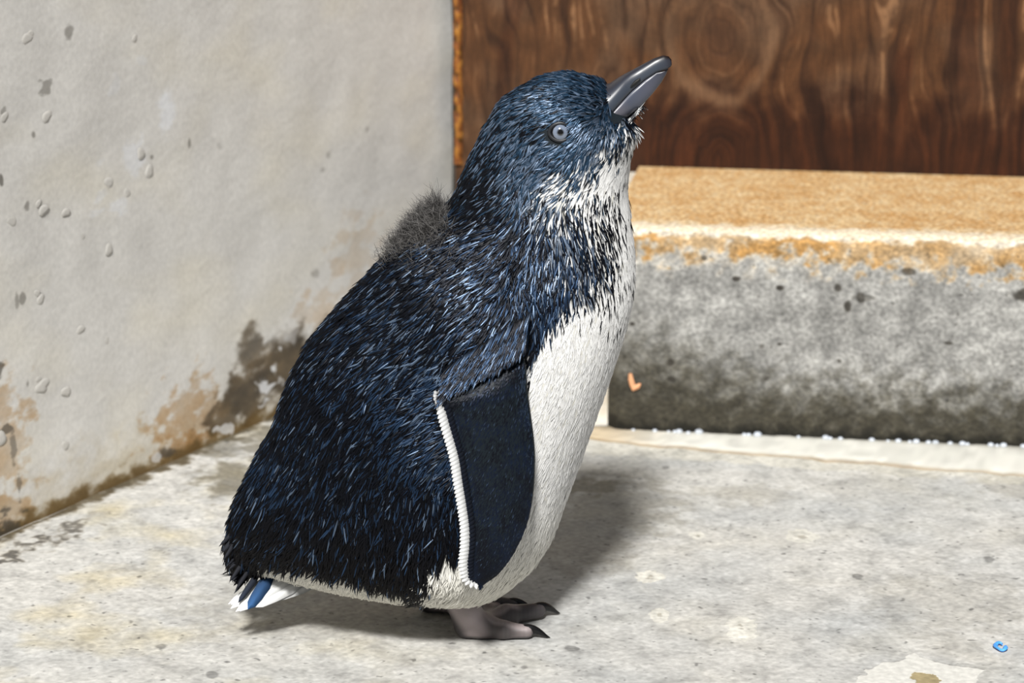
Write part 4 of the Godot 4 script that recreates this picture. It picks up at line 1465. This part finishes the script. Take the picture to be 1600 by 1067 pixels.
func down(bird: Node3D) -> void:
	# the tuft of grey chick down left on the back
	var tr := []
	var tc := PackedColorArray()
	var n_lump := noise(91, 120.0, 2)
	for c in 9000:
		var q: Vector2 = (Vector2(-0.0612, 0.2314) as Vector2).lerp(Vector2(-0.0294, 0.2613), clampf(rng.randfn(0.58, 0.28), -0.05, 1.02))
		var high := rng.randf()
		var z := rng.randfn(0.006, 0.012)
		q += Vector2(-0.62, 0.78) * high * 0.010 * (1.0 - minf(1.0, z * z * 1800.0)) + Vector2(0.62, -0.78) * rng.randf_range(0.0, 0.007)
		var p := Vector3(q.x, q.y, z) - Vector3(-0.62, 0.78, 0) * z * z * 9.0
		var dir := Vector3(-0.55, 0.75, z * 30.0 + rng.randfn(0.0, 0.35)) + Vector3(rng.randfn(0, 0.62), rng.randfn(0, 0.55), 0)
		dir.y += n_lump.get_noise_3d(p.x, p.y, p.z) * 0.8
		dir = dir.normalized()
		var along_t := (q.x - Vector2(-0.0589, 0.2337).x) / (Vector2(-0.0279, 0.2598).x - Vector2(-0.0589, 0.2337).x)
		var long := rng.randf_range(0.005, 0.0125) * lerpf(0.65, 1.1, clampf(along_t, 0.0, 1.0))
		if rng.randf() < 0.12:
			long *= 1.35
		var up := dir.cross(Vector3(rng.randfn(), rng.randfn(), rng.randfn())).normalized()
		var g := rng.randf_range(0.03, 0.15)
		tr.append(Transform3D(Basis(dir.cross(up) * 0.00033, dir * long, up * long * 0.9), p))
		tc.append(Color(g * 1.04, g, g * 0.98))
	for w in [Vector2(-0.0730, 0.2202), Vector2(-0.0699, 0.2221), Vector2(-0.0672, 0.2268), Vector2(-0.0619, 0.2329), Vector2(-0.0757, 0.2163)]:
		for c in 14:
			var dir := Vector3(-0.85, rng.randfn(0.2, 0.35), rng.randfn(0, 0.4)).normalized()
			var up := dir.cross(Vector3(rng.randfn(), rng.randfn(), rng.randfn())).normalized()
			tr.append(Transform3D(Basis(dir.cross(up) * 0.00036, dir * rng.randf_range(0.006, 0.012), up * 0.006), Vector3(w.x + 0.004, w.y - 0.003, rng.randfn(0.004, 0.005))))
			tc.append(Color(0.02, 0.02, 0.025))
	scatter("down_tuft", strand(0.55), tinted(0.9, 0.15), tr, tc, bird).set_meta("label", "tuft of grey-brown chick down")


func tail(bird: Node3D) -> void:
	# stiff tail feathers: [root, tip, z at the tip, width, colour]
	var dark := Color(0.0035, 0.0042, 0.007)
	var list := [[Vector2(-0.1326, 0.0418), Vector2(-0.1463, 0.0228), 0.021, 0.0080, Color(0.010, 0.038, 0.098), "blue tail feather"], [Vector2(-0.1395, 0.0435), Vector2(-0.1524, 0.0253), 0.017, 0.0040, Color(0.005, 0.008, 0.016), ""]]
	for c in 16:
		var f := c / 15.0
		var tip: Vector2 = (Vector2(-0.1581, 0.0170) as Vector2).lerp(Vector2(-0.1369, 0.0262), f)
		var root: Vector2 = (Vector2(-0.1279, 0.0418) as Vector2).lerp(Vector2(-0.1048, 0.0352), f)
		list.append([root, tip + Vector2(rng.randf_range(-0.002, 0.002), rng.randf_range(-0.002, 0.002)), rng.randf_range(0.004, 0.020), rng.randf_range(0.0055, 0.0080), Color(0.78, 0.79, 0.79), "white tail feather"])
	for c in 22:
		var f := rng.randf()
		var tip: Vector2 = (Vector2(-0.1640, 0.0550) as Vector2).lerp(Vector2(-0.1548, 0.0245), f)
		list.append([tip + Vector2(0.014 + rng.randf() * 0.004, 0.022), tip + Vector2(rng.randf() * 0.003, rng.randf() * 0.003), rng.randf_range(-0.010, 0.014), rng.randf_range(0.0022, 0.0034), dark, ""])
	for e in list:
		var a: Vector2 = e[0]
		var b: Vector2 = e[1]
		var d := Vector3(b.x - a.x, b.y - a.y, e[2] * 0.5)
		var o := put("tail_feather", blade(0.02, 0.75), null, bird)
		var m := tinted(0.5, 0.25)
		m.metallic = 0.0 if e[4].r > 0.5 else 0.5
		m.albedo_color = (e[4] as Color).linear_to_srgb()
		m.cull_mode = BaseMaterial3D.CULL_DISABLED
		o.material_override = m
		var n := Vector3(0.12, 0.55, 0.82).normalized()
		o.transform = lay(Vector3(a.x, a.y, e[2] * 0.5 + 0.004), n, d, d.length(), e[3], 0.0, 0.10)
		if e[5]:
			o.set_meta("label", e[5])


# ---- feet: tapered capsules joined by a smooth minimum, meshed as surface nets

func nets(bones: Array, lo: Vector3, hi: Vector3, cell: float, k: float, floor_y: float, tint: Callable) -> ArrayMesh:
	var nx := int((hi.x - lo.x) / cell) + 2
	var ny := int((hi.y - lo.y) / cell) + 2
	var nz := int((hi.z - lo.z) / cell) + 2
	var field := PackedFloat32Array()
	field.resize(nx * ny * nz)
	for z in nz:
		for y in ny:
			for x in nx:
				var p := lo + Vector3(x, y, z) * cell
				var s := 0.0
				for b in bones:
					var a: Vector3 = b[0]
					var ab: Vector3 = b[1] - a
					var h := clampf((p - a).dot(ab) / ab.length_squared(), 0.0, 1.0)
					s += exp(-((p - a - ab * h).length() - lerpf(b[2], b[3], h)) / k)
				field[(z * ny + y) * nx + x] = maxf(-k * log(maxf(s, 1e-30)), floor_y - p.y)
	var st := SurfaceTool.new()
	st.begin(Mesh.PRIMITIVE_TRIANGLES)
	var index := {}
	var count := 0
	for z in nz - 1:
		for y in ny - 1:
			for x in nx - 1:
				var at := (z * ny + y) * nx + x
				var v := PackedFloat32Array()
				var inside := 0
				for c in 8:
					var q := field[at + (c & 1) + ((c >> 1) & 1) * nx + (c >> 2) * nx * ny]
					v.append(q)
					if q < 0.0:
						inside += 1
				if inside == 0 or inside == 8:
					continue
				var sum := Vector3.ZERO
				var n := 0
				for e in [[0, 1], [2, 3], [4, 5], [6, 7], [0, 2], [1, 3], [4, 6], [5, 7], [0, 4], [1, 5], [2, 6], [3, 7]]:
					var fa := v[e[0]]
					var fb := v[e[1]]
					if (fa < 0.0) != (fb < 0.0):
						var t := fa / (fa - fb)
						var pa := Vector3(e[0] & 1, (e[0] >> 1) & 1, e[0] >> 2)
						var pb := Vector3(e[1] & 1, (e[1] >> 1) & 1, e[1] >> 2)
						sum += pa.lerp(pb, t)
						n += 1
				var w := lo + (Vector3(x, y, z) + sum / n) * cell
				st.set_color(tint.call(w))
				st.add_vertex(w)
				index[at] = count
				count += 1
	var step := [1, nx, nx * ny]
	for z in range(1, nz - 1):
		for y in range(1, ny - 1):
			for x in range(1, nx - 1):
				var at := (z * ny + y) * nx + x
				for a in 3:
					var fa := field[at]
					var fb := field[at + step[a]]
					if (fa < 0.0) == (fb < 0.0):
						continue
					var b: int = step[(a + 1) % 3]
					var c: int = step[(a + 2) % 3]
					var q := [index[at], index[at - b], index[at - b - c], index[at - c]]
					for i in ([0, 2, 1, 0, 3, 2] if fa < 0.0 else [0, 1, 2, 0, 2, 3]):
						st.add_index(q[i])
	st.generate_normals()
	return st.commit()


func foot(bird: Node3D, at: Vector3, turn: float, mirror: float, which: String) -> void:
	# local axes: x towards the toes, z outwards on the near side; the sole at y = 0
	var ank := Vector3(0.006, 0.0175, 0.0)
	var pad := Vector3(0.016, 0.0066, 0.0)
	var heel := Vector3(0.0065, 0.0074, 0.0)
	var toes := [[Vector3(0.028, 0.0058, 0.0050 * mirror), Vector3(0.0425, 0.0045, 0.0062 * mirror)], [Vector3(0.032, 0.0078, -0.015 * mirror), Vector3(0.053, 0.0060, -0.0245 * mirror)], [Vector3(0.022, 0.0070, -0.023 * mirror), Vector3(0.032, 0.0050, -0.038 * mirror)]]
	var bones := [[Vector3(-0.010, 0.038, -0.002 * mirror), ank, 0.0098, 0.0078], [ank, heel, 0.0080, 0.0066], [ank, pad, 0.0074, 0.0060], [heel, pad, 0.0064, 0.0060], [Vector3(0.008, 0.0150, 0.006 * mirror), Vector3(0.012, 0.0120, 0.006 * mirror), 0.0030, 0.0026]]
	for i in 3:
		bones.append([pad, toes[i][0], 0.0056, [0.0050, 0.0056, 0.0046][i]])
		bones.append([toes[i][0], toes[i][1], [0.0050, 0.0056, 0.0046][i], [0.0043, 0.0048, 0.0038][i]])
	# web between the toes, low to the floor
	for t in [0.2, 0.4, 0.6, 0.8]:
		for w in 2:
			var tip: Vector3 = toes[w][1].lerp(toes[w + 1][1], t)
			bones.append([pad + Vector3(0, -0.0045, 0), pad.lerp(tip, 0.62) * Vector3(1, 0, 1) + Vector3(0, 0.0022, 0), 0.0022, 0.0012])
	var tint := func(p: Vector3) -> Color:
		var c := Color(0.26, 0.222, 0.222)
		c = c.lerp(Color(0.36, 0.31, 0.315), exp(-((p - Vector3(0.010, 0.016, 0.008 * mirror)).length_squared()) / 0.00003))
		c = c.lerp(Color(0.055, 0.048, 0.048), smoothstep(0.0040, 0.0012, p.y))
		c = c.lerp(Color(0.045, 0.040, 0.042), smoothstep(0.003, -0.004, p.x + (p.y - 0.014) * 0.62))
		if p.x > 0.014:
			var away := 1.0
			for k in 3:
				for e in [[pad, toes[k][0]], [toes[k][0], toes[k][1]]]:
					var near := Geometry3D.get_closest_point_to_segment(p, e[0], e[1])
					away = minf(away, Vector2(p.x - near.x, p.z - near.z).length())
			c = c.lerp(Color(0.070, 0.060, 0.060), smoothstep(0.0030, 0.0052, away) * smoothstep(0.014, 0.022, p.x))
		var fore := smoothstep(0.040, 0.046, p.x + p.z * mirror * -0.15) if p.z * mirror < -0.010 else smoothstep(0.044, 0.048, p.x)
		c = c.lerp(Color(0.050, 0.045, 0.048), fore * 0.85)
		var fold := sin(p.x * 2300.0) * 0.06 * smoothstep(0.016, 0.03, p.x)
		return Color(c.r * (1.0 + fold), c.g * (1.0 + fold), c.b * (1.0 + fold))
	var mesh := nets(bones, Vector3(-0.020, -0.002, -0.050 if mirror > 0.0 else -0.016), Vector3(0.066, 0.054, 0.016 if mirror > 0.0 else 0.050), 0.00125, 0.0016, 0.0006, tint)
	var m := tinted(0.5, 0.45)
	var o := put("foot", mesh, m, bird)
	o.transform = Transform3D(Basis(Vector3.UP, turn), at)
	for i in 3:
		var a: Vector3 = toes[i][0]
		var b: Vector3 = toes[i][1]
		var d := ((b - a) * Vector3(1, 0, 1)).normalized()
		var size := [1.0, 1.1, 0.9][i] as float
		var rows := []
		for s in 9:
			var t := s / 8.0
			var c := b + d * (-0.004 + 0.0185 * t) * size + Vector3(0, 0.0022 * sin(PI * minf(t * 1.1, 1.0)) - 0.0045 * t * t, 0) * size
			var rad := 0.0042 * size * pow(1.0 - t * 0.99, 0.62)
			var side := Vector3(0, 1, 0).cross(d)
			var row := PackedVector3Array()
			for j in 13:
				var g := TAU * j / 12.0
				var q := c + side * cos(g) * rad * 0.72 + Vector3(0, 1, 0) * sin(g) * rad
				q.y = maxf(q.y, 0.0006)
				row.append(q)
			rows.append(row)
		var cm := mat(Color(0.030, 0.028, 0.032), 0.25, 0.4)
		cm.clearcoat_enabled = true
		cm.clearcoat = 0.15
		put("claw", grid(rows), cm, o)
